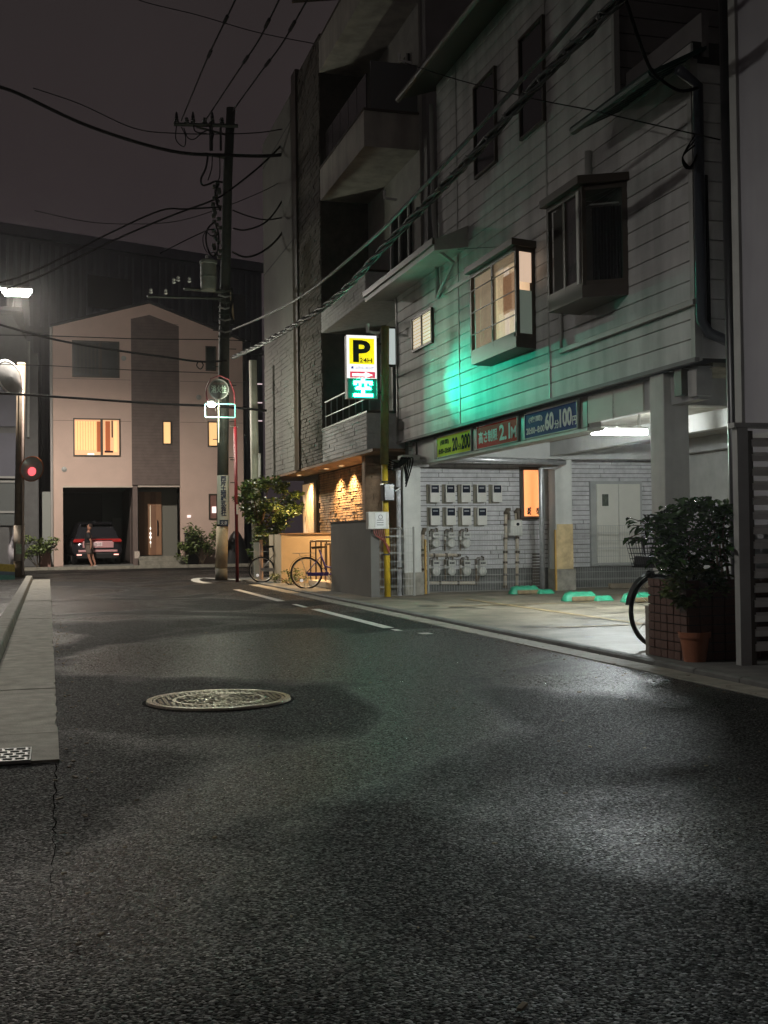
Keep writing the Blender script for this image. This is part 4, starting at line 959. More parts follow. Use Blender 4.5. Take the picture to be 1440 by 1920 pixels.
# ------------------------------------------------------------------ foliage
def leafmesh(name, m, L=.09, Wd=.04, fold=.25, droop=.2):
    vs = [(0, 0, 0), (L * .35, Wd * .5, Wd * fold), (L * .35, -Wd * .5, Wd * fold), (L * .75, Wd * .38, -L * droop * .4 + Wd * fold), (L * .75, -Wd * .38, -L * droop * .4 + Wd * fold), (L, 0, -L * droop), (L * .4, 0, 0), (L * .75, 0, -L * droop * .5)]
    fs = [(0, 6, 1), (0, 2, 6), (6, 7, 3, 1), (6, 2, 4, 7), (7, 5, 3), (7, 4, 5)]
    o = MB().add(vs, fs).build(name, m); me = o.data; bpy.data.objects.remove(o); return me, vs, fs
def leafmat(name, c1, c2, rough=.4):
    m = bpy.data.materials.new(name); m.use_nodes = True; N = m.node_tree.nodes; L = m.node_tree.links; b = N['Principled BSDF']
    t = N.new('ShaderNodeTexCoord'); n = N.new('ShaderNodeTexNoise'); n.inputs['Scale'].default_value = 7; L.new(t.outputs['Object'], n.inputs['Vector'])
    oi = N.new('ShaderNodeObjectInfo'); g = N.new('ShaderNodeNewGeometry')
    ad = N.new('ShaderNodeMath'); ad.operation = 'ADD'; L.new(n.outputs['Fac'], ad.inputs[0]); L.new(g.outputs['Random Per Island'], ad.inputs[1])
    ad2 = N.new('ShaderNodeMath'); ad2.operation = 'MULTIPLY'; ad2.inputs[1].default_value = .6; L.new(ad.outputs[0], ad2.inputs[0])
    r = N.new('ShaderNodeValToRGB'); r.color_ramp.elements[0].color = (*c1, 1); r.color_ramp.elements[1].color = (*c2, 1); r.color_ramp.elements[0].position = .2; r.color_ramp.elements[1].position = .9
    L.new(ad2.outputs[0], r.inputs[0]); L.new(r.outputs[0], b.inputs['Base Color']); b.inputs['Roughness'].default_value = rough
    MATS[name] = m; return m
def rotm(): return Euler((random.uniform(-.7, .7), random.uniform(-.9, .5), random.uniform(0, 6.28))).to_matrix()
M_camel = leafmat('camellia_leaf', (.012, .035, .012), (.05, .10, .028), .22)
M_lime = leafmat('shrub_leaf', (.03, .06, .012), (.20, .25, .08), .45)
M_tree = leafmat('tree_leaf', (.02, .05, .012), (.16, .22, .05), .45)
M_bark = mat('bark', (.09, .065, .04), .9, var=.4, vs=20, bump=.6, bs=40)
def leafcloud(mb, data, clumps, n, s=(.8, 1.2), rnd=random):
    _, vs, fs = data
    for i in range(n):
        c_, rx, ry, rz_ = rnd.choice(clumps)
        u = Vector((rnd.gauss(0, 1), rnd.gauss(0, 1), rnd.gauss(0, 1))).normalized() * (rnd.random() ** .45)
        p = Vector(c_) + Vector((u.x * rx, u.y * ry, u.z * rz_)); k_ = rnd.uniform(*s); m_ = rotm()
        mb.add([p + m_ @ (Vector(v) * k_) for v in vs], fs)
    return mb
# camellia in the planter
cam_b = empty('camellia_bush', (5.3, 8.7, .66), 'dark glossy leaved bush growing out of the brick planter', 'bush')
dat = leafmesh('leaf', M_camel, .095, .045)
cl = []
for (px_, py_, r_) in ((1238, 990, .10), (1265, 968, .14), (1300, 985, .18), (1335, 975, .16), (1252, 1015, .12), (1290, 1035, .2), (1340, 1030, .17), (1262, 1055, .15), (1320, 1075, .15), (1350, 1000, .12), (1250, 1050, .11), (1300, 950, .07), (1360, 960, .06)):
    for k_ in range(2): p = W(px_, py_, Y=8.35 + .45 * k_ + random.uniform(-.1, .1)); cl.append((p, r_, .22, r_ * .8))
leafcloud(MB(), dat, cl, 1150, (.5, 1.2)).build('foliage', M_camel, cam_b, kind='stuff')
for i in range(240):
    c_, rx, ry, rz_ = random.choice(cl); u = Vector((random.gauss(0, 1), random.gauss(0, 1), random.gauss(0, 1))).normalized()
    p = Vector(c_) + Vector((u.x * rx, -abs(u.y) * ry, u.z * rz_)) * 1.05
    o = bpy.data.objects.new('leaf', dat[0]); COL.objects.link(o); o.parent = cam_b; o.location = p - cam_b.location
    o.rotation_euler = (random.uniform(-.6, .6), random.uniform(-.8, .4), random.uniform(0, 6.28)); k_ = random.uniform(.55, 1.3); o.scale = (k_, k_ * random.uniform(.8, 1.1), k_)
for i in range(9):
    c_ = random.choice(cl)[0]; b0 = Vector((5.2 + random.uniform(-.15, .25), 8.6 + random.uniform(-.2, .2), .64))
    MB().tube(smooth([b0, b0.lerp(c_, .5) + Vector((random.uniform(-.05, .05), 0, .05)), c_]), [.014 - .0008 * j for j in range(11)], 6).build('branch', M_bark, cam_b)
for px_, py_ in ((1188, 985), (1195, 1012), (1180, 1008), (1213, 965), (1183, 972)):
    q = W(px_, py_, Y=8.6); t_ = W(1235, 1005, Y=8.6)
    MB().tube([t_, t_.lerp(q, .6) + Vector((0, 0, .03)), q], .004, 5).build('branch', M_bark, cam_b)
    for k_ in range(5):
        o = bpy.data.objects.new('leaf', dat[0]); COL.objects.link(o); o.parent = cam_b; o.location = t_.lerp(q, .5 + .12 * k_) - cam_b.location; o.rotation_euler = (random.uniform(-.5, .5), random.uniform(0, .7), random.uniform(1.5, 4.5))
# terracotta pot and its shrub
M_terra = mat('terracotta', (.30, .11, .055), .75, var=.15, vs=8, bump=.15, bs=80)
pc = W(1303, 1240, Z=.03)
pt = empty('terracotta_pot', pc, 'terracotta flower pot standing in front of the brick planter', 'flower pot')
MB().lathe([(0, 0), (.085, 0), (.115, .19), (.125, .19), (.130, .235), (.118, .235), (.112, .21), (0, .21)], pc, n=32).build('pot_body', M_terra, pt, smooth=False)
MB().lathe([(0, .212), (.11, .212)], pc, n=20).build('pot_soil', MATS['soil'], pt)
sh = empty('potted_shrub', pc + Vector((0, 0, .21)), 'pale green leafy shrub growing in the terracotta pot', 'shrub')
dat2 = leafmesh('leaf', M_lime, .06, .032); cl = []
for (px_, py_, r_) in ((1300, 1075, .10), (1270, 1095, .09), (1335, 1085, .09), (1255, 1115, .06), (1310, 1115, .11), (1345, 1105, .06), (1285, 1130, .06)): cl.append((W(px_, py_, Y=pc.y), r_, .12, r_ * .7))
leafcloud(MB(), dat2, cl, 620).build('foliage', M_lime, sh, kind='stuff')
for (px_, py_) in ((1290, 1120), (1320, 1110), (1300, 1090)):
    q = W(px_, py_, Y=pc.y); b0 = pc + Vector((random.uniform(-.02, .02), 0, .2)); MB().tube(smooth([b0, b0.lerp(q, .5) + Vector((.015, 0, 0)), q]), .007, 6).build('stem', M_bark, sh)

# roadside tree beyond the beige wall
tb = W(478, 1084, Y=30.2); tb.z = 0
tr = empty('street_tree', tb, 'leafy street tree beside the pale steel post in front of the apartments', 'tree')
trd = leafmesh('leaf', M_tree, .13, .075)
def PT(px_, py_, y_): return W(px_, py_, Y=y_)
MB().tube(smooth([tb, PT(482, 1030, 30.2), PT(490, 985, 30.1), PT(500, 940, 30)]), [.06 - .0025 * j for j in range(16)], 8).build('trunk', M_bark, tr)
tp = [(505, 905, .45), (470, 915, .35), (535, 945, .45), (500, 950, .6), (470, 960, .35), (545, 975, .4), (520, 985, .4), (478, 985, .3), (500, 1010, .3), (465, 935, .3), (540, 925, .3), (490, 1035, .2)]
cl = []
for (px_, py_, r_) in tp:
    p = PT(px_, py_, 30 + random.uniform(-.5, .4)); 
    for k_ in range(3): cl.append((p + Vector((random.uniform(-.25, .25), random.uniform(-.3, .3), random.uniform(-.2, .2))), r_ * .55, r_ * .6, r_ * .35))
    MB().tube(smooth([PT(488, 1000, 30.1), PT(488, 1000, 30.1).lerp(p, .5) + Vector((0, 0, .1)), p]), [.022 - .0015 * j for j in range(11)], 6).build('limb', M_bark, tr)
leafcloud(MB(), trd, cl, 2600).build('crown', M_tree, tr, kind='stuff')
def shrub(name, px_, py_, y_, z_, w_, h_, n_, label, m_=M_lime, dat_=None, cat='shrub'):
    b0 = W(px_, py_, Y=y_); b0.z = z_; s = empty(name, b0, label, cat); cl = []
    for i in range(9):
        p = b0 + Vector((random.uniform(-w_, w_) * .8, random.uniform(-.3, .3), h_ * random.uniform(.25, .95))); cl.append((p, w_ * .35, .25, h_ * .16))
        MB().tube([b0, b0.lerp(p, .6) + Vector((0, 0, .04)), p], .01, 5).build('stem', M_bark, s)
    leafcloud(MB(), dat_ or trd, cl, n_).build('foliage', m_, s, kind='stuff'); return s
shrub('garden_shrub', 380, 1054, 44.6, .1, .7, 1.9, 900, 'dark shrub left of the utility pole before the far house')
shrub('garden_shrub', 350, 1056, 44.7, .1, .35, .8, 250, 'low shrub close to the black bin by the far house')
shrub('garden_shrub', 70, 1056, 44.5, .1, .9, 1.1, 700, 'dark hedge shrub left of the far house garage')
shrub('grass_tuft', 545, 1102, 25.6, .0, .45, .35, 420, 'low grassy plants under the blue bicycle wheel', M_lime, dat2, 'plants')

# ================================================================== FAR HOUSE
YH = 45.7
def H(px_, py_): return W(px_, py_, Y=YH)
hs = empty('gabled_house', (3.8, YH, 0), 'beige gabled house with dark central panel and open garage at the street end', 'house')
M_hw = mat('house_beige', (.60, .44, .37), .8, var=.07, vs=1.2, bump=.1, bs=60)
M_hwb = mat('house_brown_panel', (.15, .112, .100), .8, var=.2, vs=3)
HL, HR = H(99, 700).x, H(456, 800).x; PK = H(280, 569); EL, ER = H(99, 612).z, H(457, 640).z
xp0, xp1 = H(246, 700).x, H(336, 700).x                       # brown panel
zg = H(200, 911).z; xg0, xg1 = H(118, 950).x, H(249, 950).x
def roofz(x): return EL + (PK.z - EL) * (x - HL) / (PK.x - HL) if x < PK.x else ER + (PK.z - ER) * (HR - x) / (HR - PK.x)
F0, F1 = YH, YH + .18
def wallpoly(name, xs0, xs1, z0, m, par=hs, y0=F0, top=None):
    pts = [(xs0, y0, z0), (xs1, y0, z0), (xs1, y0, (top or roofz(xs1)))]
    if top is None and xs0 < PK.x < xs1: pts.append((PK.x, y0, PK.z))
    pts.append((xs0, y0, (top or roofz(xs0))))
    return MB().prism(pts, (0, .18, 0)).build(name, m, par)
wallpoly('front_wall', HL, xg0, .08, M_hw)
wallpoly('front_wall', xg0, xp0, zg, M_hw)
MB().prism([(xp0, F0, H(290, 909).z), (xp1, F0, H(290, 909).z), (xp1, F0, roofz(xp1) - .42), (PK.x, F0, PK.z - .44), (xp0, F0, roofz(xp0) - .42)], (0, .18, 0)).build('brown_panel_wall', M_hwb, hs)
for xa_, xb_ in ((xp0, PK.x), (PK.x, xp1)):
    za_, zb_ = roofz(xa_) if xa_ != PK.x else PK.z, roofz(xb_) if xb_ != PK.x else PK.z; oa, ob_ = (.42 if xa_ != PK.x else .44), (.42 if xb_ != PK.x else .44)
    MB().prism([(xa_, F0, za_ - oa), (xb_, F0, zb_ - ob_), (xb_, F0, zb_), (xa_, F0, za_)], (0, .18, 0)).build('front_wall', M_hw, hs)
wallpoly('front_wall', xp1, HR, .08, M_hw)
for x0, x1 in ((xg1, xg1 + .18),): boxpart('door_pier', M_hwb, hs, x0, x1, F0, F0 + 1.2, .08, zg)
boxpart('side_wall', M_hw, hs, HL, HL + .16, F1, YH + 8, .08, EL); boxpart('side_wall', M_hw, hs, HR - .16, HR, F1, YH + 8, .08, ER)
boxpart('upper_floor', M_hwb, hs, HL + .17, HR - .17, F1 + .01, YH + 8, zg + .02, zg + .2)
boxpart('back_wall', M_hw, hs, HL, HR, YH + 8, YH + 8.2, .08, EL)
for s, (xa, za) in enumerate(((HL - .08, EL - .03), (HR + .08, ER - .03))):
    MB().prism([(xa, F0 - .12, za), (PK.x, F0 - .12, PK.z), (PK.x, F0 - .12, PK.z + .10), (xa, F0 - .12, za + .10)], (0, 8.4, 0)).build('roof', mat('dark_roof', (.025, .025, .028), .7), hs)
mb = MB()
for i in range(60):
    z = zg + .25 + i * .12
    if z < roofz(xp0) - .5: mb.box(xp0 + .02, xp1 - .02, F0 - .004, F0 + .001, z, z + .012)
mb.build('panel_joint', mat('panel_joint', (.105, .08, .07), .9), hs, kind='stuff')
for py_ in (712, 790): 
    z = H(200, py_).z; MB().box(HL, xp0 - .02, F0 - .004, F0 + .001, z, z + .02).box(xp1 + .02, HR, F0 - .004, F0 + .001, z, z + .02).build('wall_joint', mat('wall_joint', (.3, .21, .17), .9), hs)
def hwin(px0, py0, px1, py1, m, label, mull=0, fr=.05):
    a, b = H(px0, py0), H(px1, py1); x0, x1, z1, z0 = a.x, b.x, a.z, b.z
    mb = MB().box(x0, x1, F0 - .05, F0 - .002, z0, z0 + fr).box(x0, x1, F0 - .05, F0 - .002, z1 - fr, z1).box(x0, x0 + fr, F0 - .05, F0 - .002, z0 + fr, z1 - fr).box(x1 - fr, x1, F0 - .05, F0 - .002, z0 + fr, z1 - fr)
    if mull: xm_ = x0 + (x1 - x0) * .6; mb.box(xm_ - .045, xm_ + .045, F0 - .052, F0 - .002, z0 + fr, z1 - fr)
    w_ = mb.build('window', M_brown, hs); w_['label'] = label
    MB().box(x0 + fr, x1 - fr, F0 - .02, F0 - .006, z0 + fr, z1 - fr).build('pane', m, w_); return w_, x0, x1, z0, z1
w1 = hwin(135, 638, 224, 709, mat('dim_pane', (.035, .036, .034), .3, var=.3, vs=2), 'dark upper left window with drawn curtain', 1)
for i in range(7): MB().box(w1[1] + .12 + i * .14, w1[1] + .18 + i * .14, F0 - .024, F0 - .0205, w1[3] + .15, w1[4] - .1).build('curtain_fold', mat('curtain_dim', (.075, .07, .06), .9), w1[0])
M_or = mat('curtain_orange', (.8, .5, .25), .9, emit=(1, .47, .15), es=.62, var=.1); M_orr = mat('room_red_brown', (.4, .12, .05), .9, emit=(.6, .13, .035), es=.4)
w2 = hwin(137, 784, 226, 856, mat('room_orange', (.8, .5, .3), .9, emit=(1, .52, .24), es=.55), 'lit orange window over the garage', 1)
x0, x1, z0, z1 = w2[1:]; ww = x1 - x0; yy = F0 - .024
def fold(a, b, m, za=.05, zb=.95, y_=yy): return MB().box(x0 + ww * a, x0 + ww * b, y_ - .003, y_, z0 + (z1 - z0) * za, z0 + (z1 - z0) * zb).build('curtain_fold', m, w2[0])
for i in range(8): fold(.05 + i * .056, .05 + i * .056 + .03, mat('curtain_glow', (.9, .6, .3), .9, emit=(1, .58, .23), es=.85), .16, .92)
for i in range(8): fold(.08 + i * .056, .08 + i * .056 + .024, M_or, .16, .92)
fold(.50, .58, M_orr, .12, .92); fold(.68, .78, M_orr, .1, .93); fold(.81, .84, mat('dark_gap', (.05, .01, .01), .9), .5, .95); fold(.86, .93, MATS['curtain_glow'], .12, .93); fold(.3, .44, mat('white_bowl', (1, 1, 1), .6, emit=(1, .9, .7), es=1.1), .035, .075, yy - .004); fold(.66, .84, MATS['dark_gap'], .10, .15, yy - .004)
hwin(304, 789, 322, 834, MATS['curtain_glow'], 'narrow lit window in the brown panel')
hwin(389, 790, 409, 838, MATS['curtain_glow'], 'narrow lit window beside the utility pole')
hwin(385, 649, 405, 696, M_glass, 'narrow dark upper window beside the utility pole')
hwin(391, 926, 408, 974, mat('pink_pane', (.25, .12, .1), .6, var=.2), 'small ground floor window with a light pane')
a = H(397, 950); b = H(405, 962); boxpart('lit_note', mat('lit_note', (1, .9, .9), .5, emit=(1, .78, .75), es=1.0), hs, a.x, b.x, F0 - .06, F0 - .055, b.z, a.z)
boxpart('garage_lintel', mat('lintel_edge', (.55, .47, .40), .7), hs, xg0, xg1, F0 - .03, F0 + .19, zg - .06, zg - .003)
boxpart('entry_lintel', MATS['lintel_edge'], hs, xg1 + .2, xp1, F0 - .03, F0 + .19, zg - .045, zg + .012)
# garage interior
boxpart('garage_floor', M_concd, hs, xg0, xg1, F0, YH + 7, .06, .13)
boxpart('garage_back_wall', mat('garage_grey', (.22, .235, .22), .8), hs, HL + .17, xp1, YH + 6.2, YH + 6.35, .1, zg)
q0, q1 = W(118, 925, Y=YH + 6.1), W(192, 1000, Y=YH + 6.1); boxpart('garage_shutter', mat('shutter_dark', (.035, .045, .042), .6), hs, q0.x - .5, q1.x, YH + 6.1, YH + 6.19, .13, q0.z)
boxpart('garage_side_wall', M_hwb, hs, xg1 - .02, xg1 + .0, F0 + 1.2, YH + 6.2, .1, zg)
q = W(218, 960, Y=YH + 5.5); boxpart('meter_cabinet', mat('cabinet_grey', (.30, .30, .29), .6), hs, q.x - .15, q.x + .2, YH + 5.4, YH + 5.6, .9, 2.0)
# entry recess: door, frosted side, steps
xd0, xd1 = H(260, 980).x, H(303, 980).x; yd = F0 + 1.1
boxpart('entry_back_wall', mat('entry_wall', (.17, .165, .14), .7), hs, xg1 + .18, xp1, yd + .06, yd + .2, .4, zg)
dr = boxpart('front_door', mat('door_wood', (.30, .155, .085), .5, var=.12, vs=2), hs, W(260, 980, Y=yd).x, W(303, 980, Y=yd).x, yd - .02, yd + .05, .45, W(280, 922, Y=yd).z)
dr['label'] = 'wooden front door with a narrow glazed strip'
dx0, dx1 = W(260, 980, Y=yd).x, W(303, 980, Y=yd).x; dw = dx1 - dx0
for i in range(4): MB().box(dx0 + dw * (.02 + .25 * i), dx0 + dw * (.235 + .25 * i), yd - .035, yd - .021, .47, W(280, 923, Y=yd).z).build('door_board', mat('door_wood2' if i % 2 else 'door_wood3', (.34, .18, .10) if i % 2 else (.24, .12, .068), .5, var=.1), dr)
MB().box(dx0 + dw * .49, dx0 + dw * .52, yd - .045, yd - .036, .75, 2.4).build('glazed_strip', mat('strip_glow', (1, .9, .7), .4, emit=(1, .85, .6), es=.12), dr)
for z, s in ((.95, .03), (1.15, .045), (1.3, .04), (1.5, .028)): MB().lathe([(0, -s * 2), (s, 0), (0, s * 2)], (dx0 + dw * .505, yd - .05, z), n=8).build('strip_light', mat('strip_spot', (1, 1, 1), .4, emit=(1, .96, .88), es=1.5), dr)
MB().tube([(dx1 - .16, yd - .04, 1.2), (dx1 - .16, yd - .09, 1.25), (dx1 - .16, yd - .09, 1.75), (dx1 - .16, yd - .04, 1.8)], .025, 6).build('door_handle', M_black, dr)
boxpart('intercom_box', M_black, hs, dx1 + .7, dx1 + 1.0, F0 + .3, F0 + .5, 1.05, 1.7)
for j, (y0, z) in enumerate(((F0 - .55, .26), (F0 - .2, .42))): boxpart('entry_step', M_conc, hs, xg1 + .2, xp1 + (.35 if j == 0 else .1), y0, yd + .05, .08, z)
boxpart('entry_post', MATS['lintel_edge'], hs, xg1 + .05, xg1 + .24, F0 - .03, F0 - .0, .35, .62)
for vx_, vz_ in ((H(232, 700).x, H(232, 672).z), (H(372, 700).x, H(372, 745).z), (H(120, 800).x, H(120, 880).z)):
    MB().lathe([(.0, 0), (.09, 0), (.10, .03), (0, .06)], (vx_, F0, vz_), (0, -1, 0), 14).build('vent_cap', M_trim, hs)
a = H(351, 966); boxpart('name_plate', MATS['lit_note'], hs, a.x, a.x + .14, F0 - .04, F0 - .003, a.z - .09, a.z)
MB().tube([(HL - .06, F0 - .08, .1), (HL - .06, F0 - .08, EL - .05)], .05, 8).build('downpipe', mat('downpipe_grey', (.40, .38, .36), .5), hs)
# things by the house
bn = empty('black_bin', W(362, 1052, Y=YH - .5), 'black upright storage bin against the pink house wall', 'bin')
q = W(362, 1052, Y=YH - .5); MB().box(q.x - .3, q.x + .2, YH - .7, YH - .25, .1, 1.25).build('bin_body', M_black, bn, bevel=.03); MB().box(q.x - .33, q.x + .23, YH - .73, YH - .2, 1.25, 1.31).build('bin_lid', M_black, bn, bevel=.02)
cvr = empty('covered_bicycle', W(444, 1045, Y=YH - .6), 'black cover draped over a bicycle beside the red pole', 'cover')
q = W(443, 1050, Y=YH - .6); q.z = .1; vs = []; nn_ = 9
for i, (w_, hh) in enumerate(((.50, 0), (.46, .35), (.36, .75), (.22, 1.1), (.08, 1.25))):
    for j in range(nn_): a_ = 2 * math.pi * j / nn_; vs.append((q.x + math.cos(a_) * w_ * random.uniform(.85, 1.1), q.y + math.sin(a_) * .3 * random.uniform(.8, 1.1), q.z + hh))
MB().add(vs, [(i * nn_ + j, i * nn_ + (j + 1) % nn_, (i + 1) * nn_ + (j + 1) % nn_, (i + 1) * nn_ + j) for i in range(4) for j in range(nn_)] + [tuple(range(4 * nn_, 5 * nn_))]).build('cover_cloth', M_black, cvr, smooth=True)

# ------------------------------------------------------------------ car in the garage
cq = W(176, 1056, Z=.13); cyr = 46.1; cq = W(183, 1000, Y=cyr); CARX = cq.x
car = empty('parked_car', (CARX, cyr, .13), 'dark glossy crossover car seen from behind in the open garage', 'car', rz=R(4))
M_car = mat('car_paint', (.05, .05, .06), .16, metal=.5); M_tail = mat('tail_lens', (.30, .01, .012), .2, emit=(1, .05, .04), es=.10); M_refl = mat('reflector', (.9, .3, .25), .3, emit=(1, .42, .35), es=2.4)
M_carr = mat('car_silver_trim', (.55, .52, .52), .25, metal=.5)
st_ = [(0.02, .66, .90, .38, .72), (.10, .86, .93, .30, .98), (.30, .90, .95, .26, 1.03), (.75, .90, .94, .24, 1.06), (1.5, .90, .93, .24, 1.05), (2.8, .89, .92, .24, 1.02), (3.6, .87, .91, .26, .95), (4.3, .78, .86, .32, .82), (4.6, .6, .7, .4, .66)]
vs = []; prof_n = 12
for (y_, wt, wb, zb, zt2) in st_:
    ring = [(-wb * .85, zb), (-wb, zb + .16), (-wb, (zb + zt2) / 2), (-wt, zt2 - .08), (-wt * .92, zt2), (-wt * .4, zt2 + .02), (wt * .4, zt2 + .02), (wt * .92, zt2), (wt, zt2 - .08), (wb, (zb + zt2) / 2), (wb, zb + .16), (wb * .85, zb)]
    vs += [(x, y_, z) for x, z in ring]
fs = [(i * 12 + j, i * 12 + (j + 1) % 12, (i + 1) * 12 + (j + 1) % 12, (i + 1) * 12 + j) for i in range(len(st_) - 1) for j in range(12)] + [tuple(range(12))[::-1], tuple(range(96, 108))]
MB().add(vs, fs).build('body', M_car, car, local=True, smooth=True)
cab = [(.12, .80, 1.02), (.22, .78, 1.12), (.62, .63, 1.55), (1.0, .62, 1.66), (2.2, .62, 1.67), (2.9, .66, 1.52), (3.6, .78, 1.0)]
vs = []
for (y_, w_, z_) in cab: vs += [(-.84, y_, .98), (-w_, y_, z_ - .03), (-w_ * .85, y_, z_), (w_ * .85, y_, z_), (w_, y_, z_ - .03), (.84, y_, .98)]
fs = [(i * 6 + j, i * 6 + j + 1, (i + 1) * 6 + j + 1, (i + 1) * 6 + j) for i in range(6) for j in range(5)] + [(0, 1, 2, 3, 4, 5), (36, 37, 38, 39, 40, 41)]
MB().add(vs, fs).build('cabin', M_car, car, local=True, smooth=False)
def cp(n_, m_, mb_, **k): return mb_.build(n_, m_, car, local=True, **k)
cp('rear_window', M_glass, MB().add([(-.66, .20, 1.08), (.66, .20, 1.08), (.54, .57, 1.50), (-.54, .57, 1.50)], [(0, 1, 2, 3)]))
cp('spoiler', M_car, MB().prism([(-.6, .40, 1.55), (-.6, 1.0, 1.66), (-.6, 1.0, 1.62), (-.6, .46, 1.52)], (1.2, 0, 0)))
tb_ = cp('tail_light_bar', M_tail, MB().box(-.87, .87, -.02, .09, .93, .985), bevel=.01)
for s in (-1, 1):
    cp('tail_light', M_tail, MB().box(min(s * .55, s * .9), max(s * .55, s * .9), -.03, .12, .86, .95), bevel=.02)
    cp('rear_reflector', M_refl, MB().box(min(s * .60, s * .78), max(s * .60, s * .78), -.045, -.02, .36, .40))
    for yw_ in (.72, 3.6):
        w_ = cp('wheel', M_black, MB().lathe([(0, -.11), (.30, -.11), (.34, -.07), (.34, .07), (.30, .11), (0, .11)], (s * .80, yw_, .34), (1, 0, 0), 24))
        MB().lathe([(0, 0), (.22, 0), (.22, .01), (0, .02)], (s * .91, yw_, .34), (s, 0, 0), 16).build('rim', M_carr, w_, local=True)
    cp('side_mirror', M_car, MB().box(min(s * .9, s * 1.05), max(s * .9, s * 1.05), 2.7, 2.85, 1.02, 1.16), bevel=.03)
cp('number_plate', mat('plate_white', (.8, .62, .62), .5, emit=(1, .6, .6), es=.12), MB().box(-.17, .17, -.035, -.015, .70, .86))
text('25-10', Vector((-.12, -.0375, .73)) + Vector((CARX, cyr, .13)), (1, 0, 0), (0, 0, 1), .24, .09, M_inkg, car, bold=.02)
cp('tailgate_panel', mat('tailgate_silver', (.75, .40, .42), .35, metal=.2), MB().box(-.56, .60, -.012, .03, .64, .90), bevel=.02)
cp('bumper_trim', MATS['tailgate_silver'], MB().box(-.72, .74, -.04, .02, .48, .565), bevel=.02)
cp('lower_bumper', M_black, MB().box(-.78, .78, -.03, .1, .22, .46), bevel=.04)
cp('antenna_fin', M_car, MB().prism([(-.02, 1.1, 1.66), (-.02, 1.3, 1.66), (-.02, 1.12, 1.75)], (.04, 0, 0)))
cp('body_stripe', M_carr, MB().prism([(-.935, .3, .45), (-.935, .35, .85), (-.935, .8, .9), (-.935, .5, .5)], (-.004, 0, 0)))

# ------------------------------------------------------------------ person
M_skin = mat('skin', (.45, .22, .15), .6); M_shirt = mat('black_shirt', (.018, .018, .02), .8); M_short = mat('grey_shorts', (.17, .13, .11), .85); M_hair = mat('dark_hair', (.03, .015, .01), .7)
pq = W(170, 1066, Z=0.0); pq.z = 0
per = empty('person', pq, 'person in black shirt and grey shorts walking past the car with head bent', 'person')
def skin(name, chains, m, parent, root=0, sub=2):
    vs, es, rs = [], [], []
    idx = {}
    for ch in chains:
        prev = None
        for p, r_ in ch:
            key = tuple(round(c_, 4) for c_ in p)
            if key not in idx: idx[key] = len(vs); vs.append(p); rs.append(r_)
            if prev is not None: es.append((prev, idx[key]))
            prev = idx[key]
    me = bpy.data.meshes.new(name); me.from_pydata(vs, es, []); me.materials.append(m)
    o = bpy.data.objects.new(name, me); COL.objects.link(o); o.parent = parent
    s = o.modifiers.new('skin', 'SKIN'); s.use_smooth_shade = True
    d = me.skin_vertices[0].data
    for i, r_ in enumerate(rs): d[i].radius = (r_, r_); d[i].use_root = (i == root)
    b = o.modifiers.new('sub', 'SUBSURF'); b.levels = sub; b.render_levels = sub; return o
# walks to the left (-x), leaning forward; stooped head at the right of the shoulder line
pel = (0.02, 0, .90); chest = (.0, 0, 1.22); neck = (.05, 0, 1.38)
hipL, hipR = (.01, -.09, .86), (.01, .09, .86)
skin('body', [[(pel, .12), ((.0, 0, 1.05), .115), (chest, .13), (neck, .055), ((.09, 0, 1.46), .05)],
    [(pel, .12), (hipL, .085), ((-.03, -.09, .48), .058), ((.06, -.09, .10), .038), ((-.08, -.09, .035), .03)],
    [(pel, .12), (hipR, .085), ((.10, .09, .50), .058), ((.19, .09, .14), .038), ((.10, .09, .05), .03)],
    [(chest, .13), ((-.0, -.19, 1.28), .05), ((.10, -.22, 1.02), .038), ((.08, -.20, .80), .028), ((.05, -.19, .72), .024)],
    [(chest, .13), ((-.0, .19, 1.28), .05), ((.14, .20, 1.12), .038), ((.10, .10, 1.30), .028), ((.09, .06, 1.37), .024)]], M_skin, per)
per.rotation_euler = (0, R(-5), 0)
hd = MB().lathe([(0, -.115), (.05, -.105), (.074, -.05), (.082, .01), (.078, .06), (.05, .105), (0, .115)], (.10, 0, 1.55), (.15, 0, 1), 16).build('head', M_skin, per, local=True, smooth=True)
MB().lathe([(.088, .0), (.09, .05), (.06, .115), (0, .13)], (.125, 0, 1.56), (.25, 0, 1), 16).build('hair', M_hair, hd, local=True, smooth=True)
MB().lathe([(0, -.02), (.012, 0), (0, .025)], (.02, 0, 1.53), (0, 0, 1), 8).build('nose', M_skin, hd, local=True)
skin('shirt', [[((.02, 0, .84), .16), ((.0, 0, 1.05), .16), (chest, .175), ((.03, 0, 1.36), .09)], [(chest, .175), ((-.0, -.19, 1.28), .085), ((.06, -.21, 1.10), .075)], [(chest, .175), ((-.0, .19, 1.28), .085), ((.08, .2, 1.17), .075)]], M_shirt, per)
skin('shorts', [[(pel, .15), (hipL, .125), ((-.02, -.09, .52), .11)], [(pel, .15), (hipR, .125), ((.09, .09, .52), .11)]], M_short, per)
for (x_, y_, z_) in ((-.04, -.09, .0), (.13, .09, .02)): MB().box(x_ - .13, x_ + .13, y_ - .045, y_ + .045, z_, z_ + .07).build('shoe', M_white, per, local=True, bevel=.025)

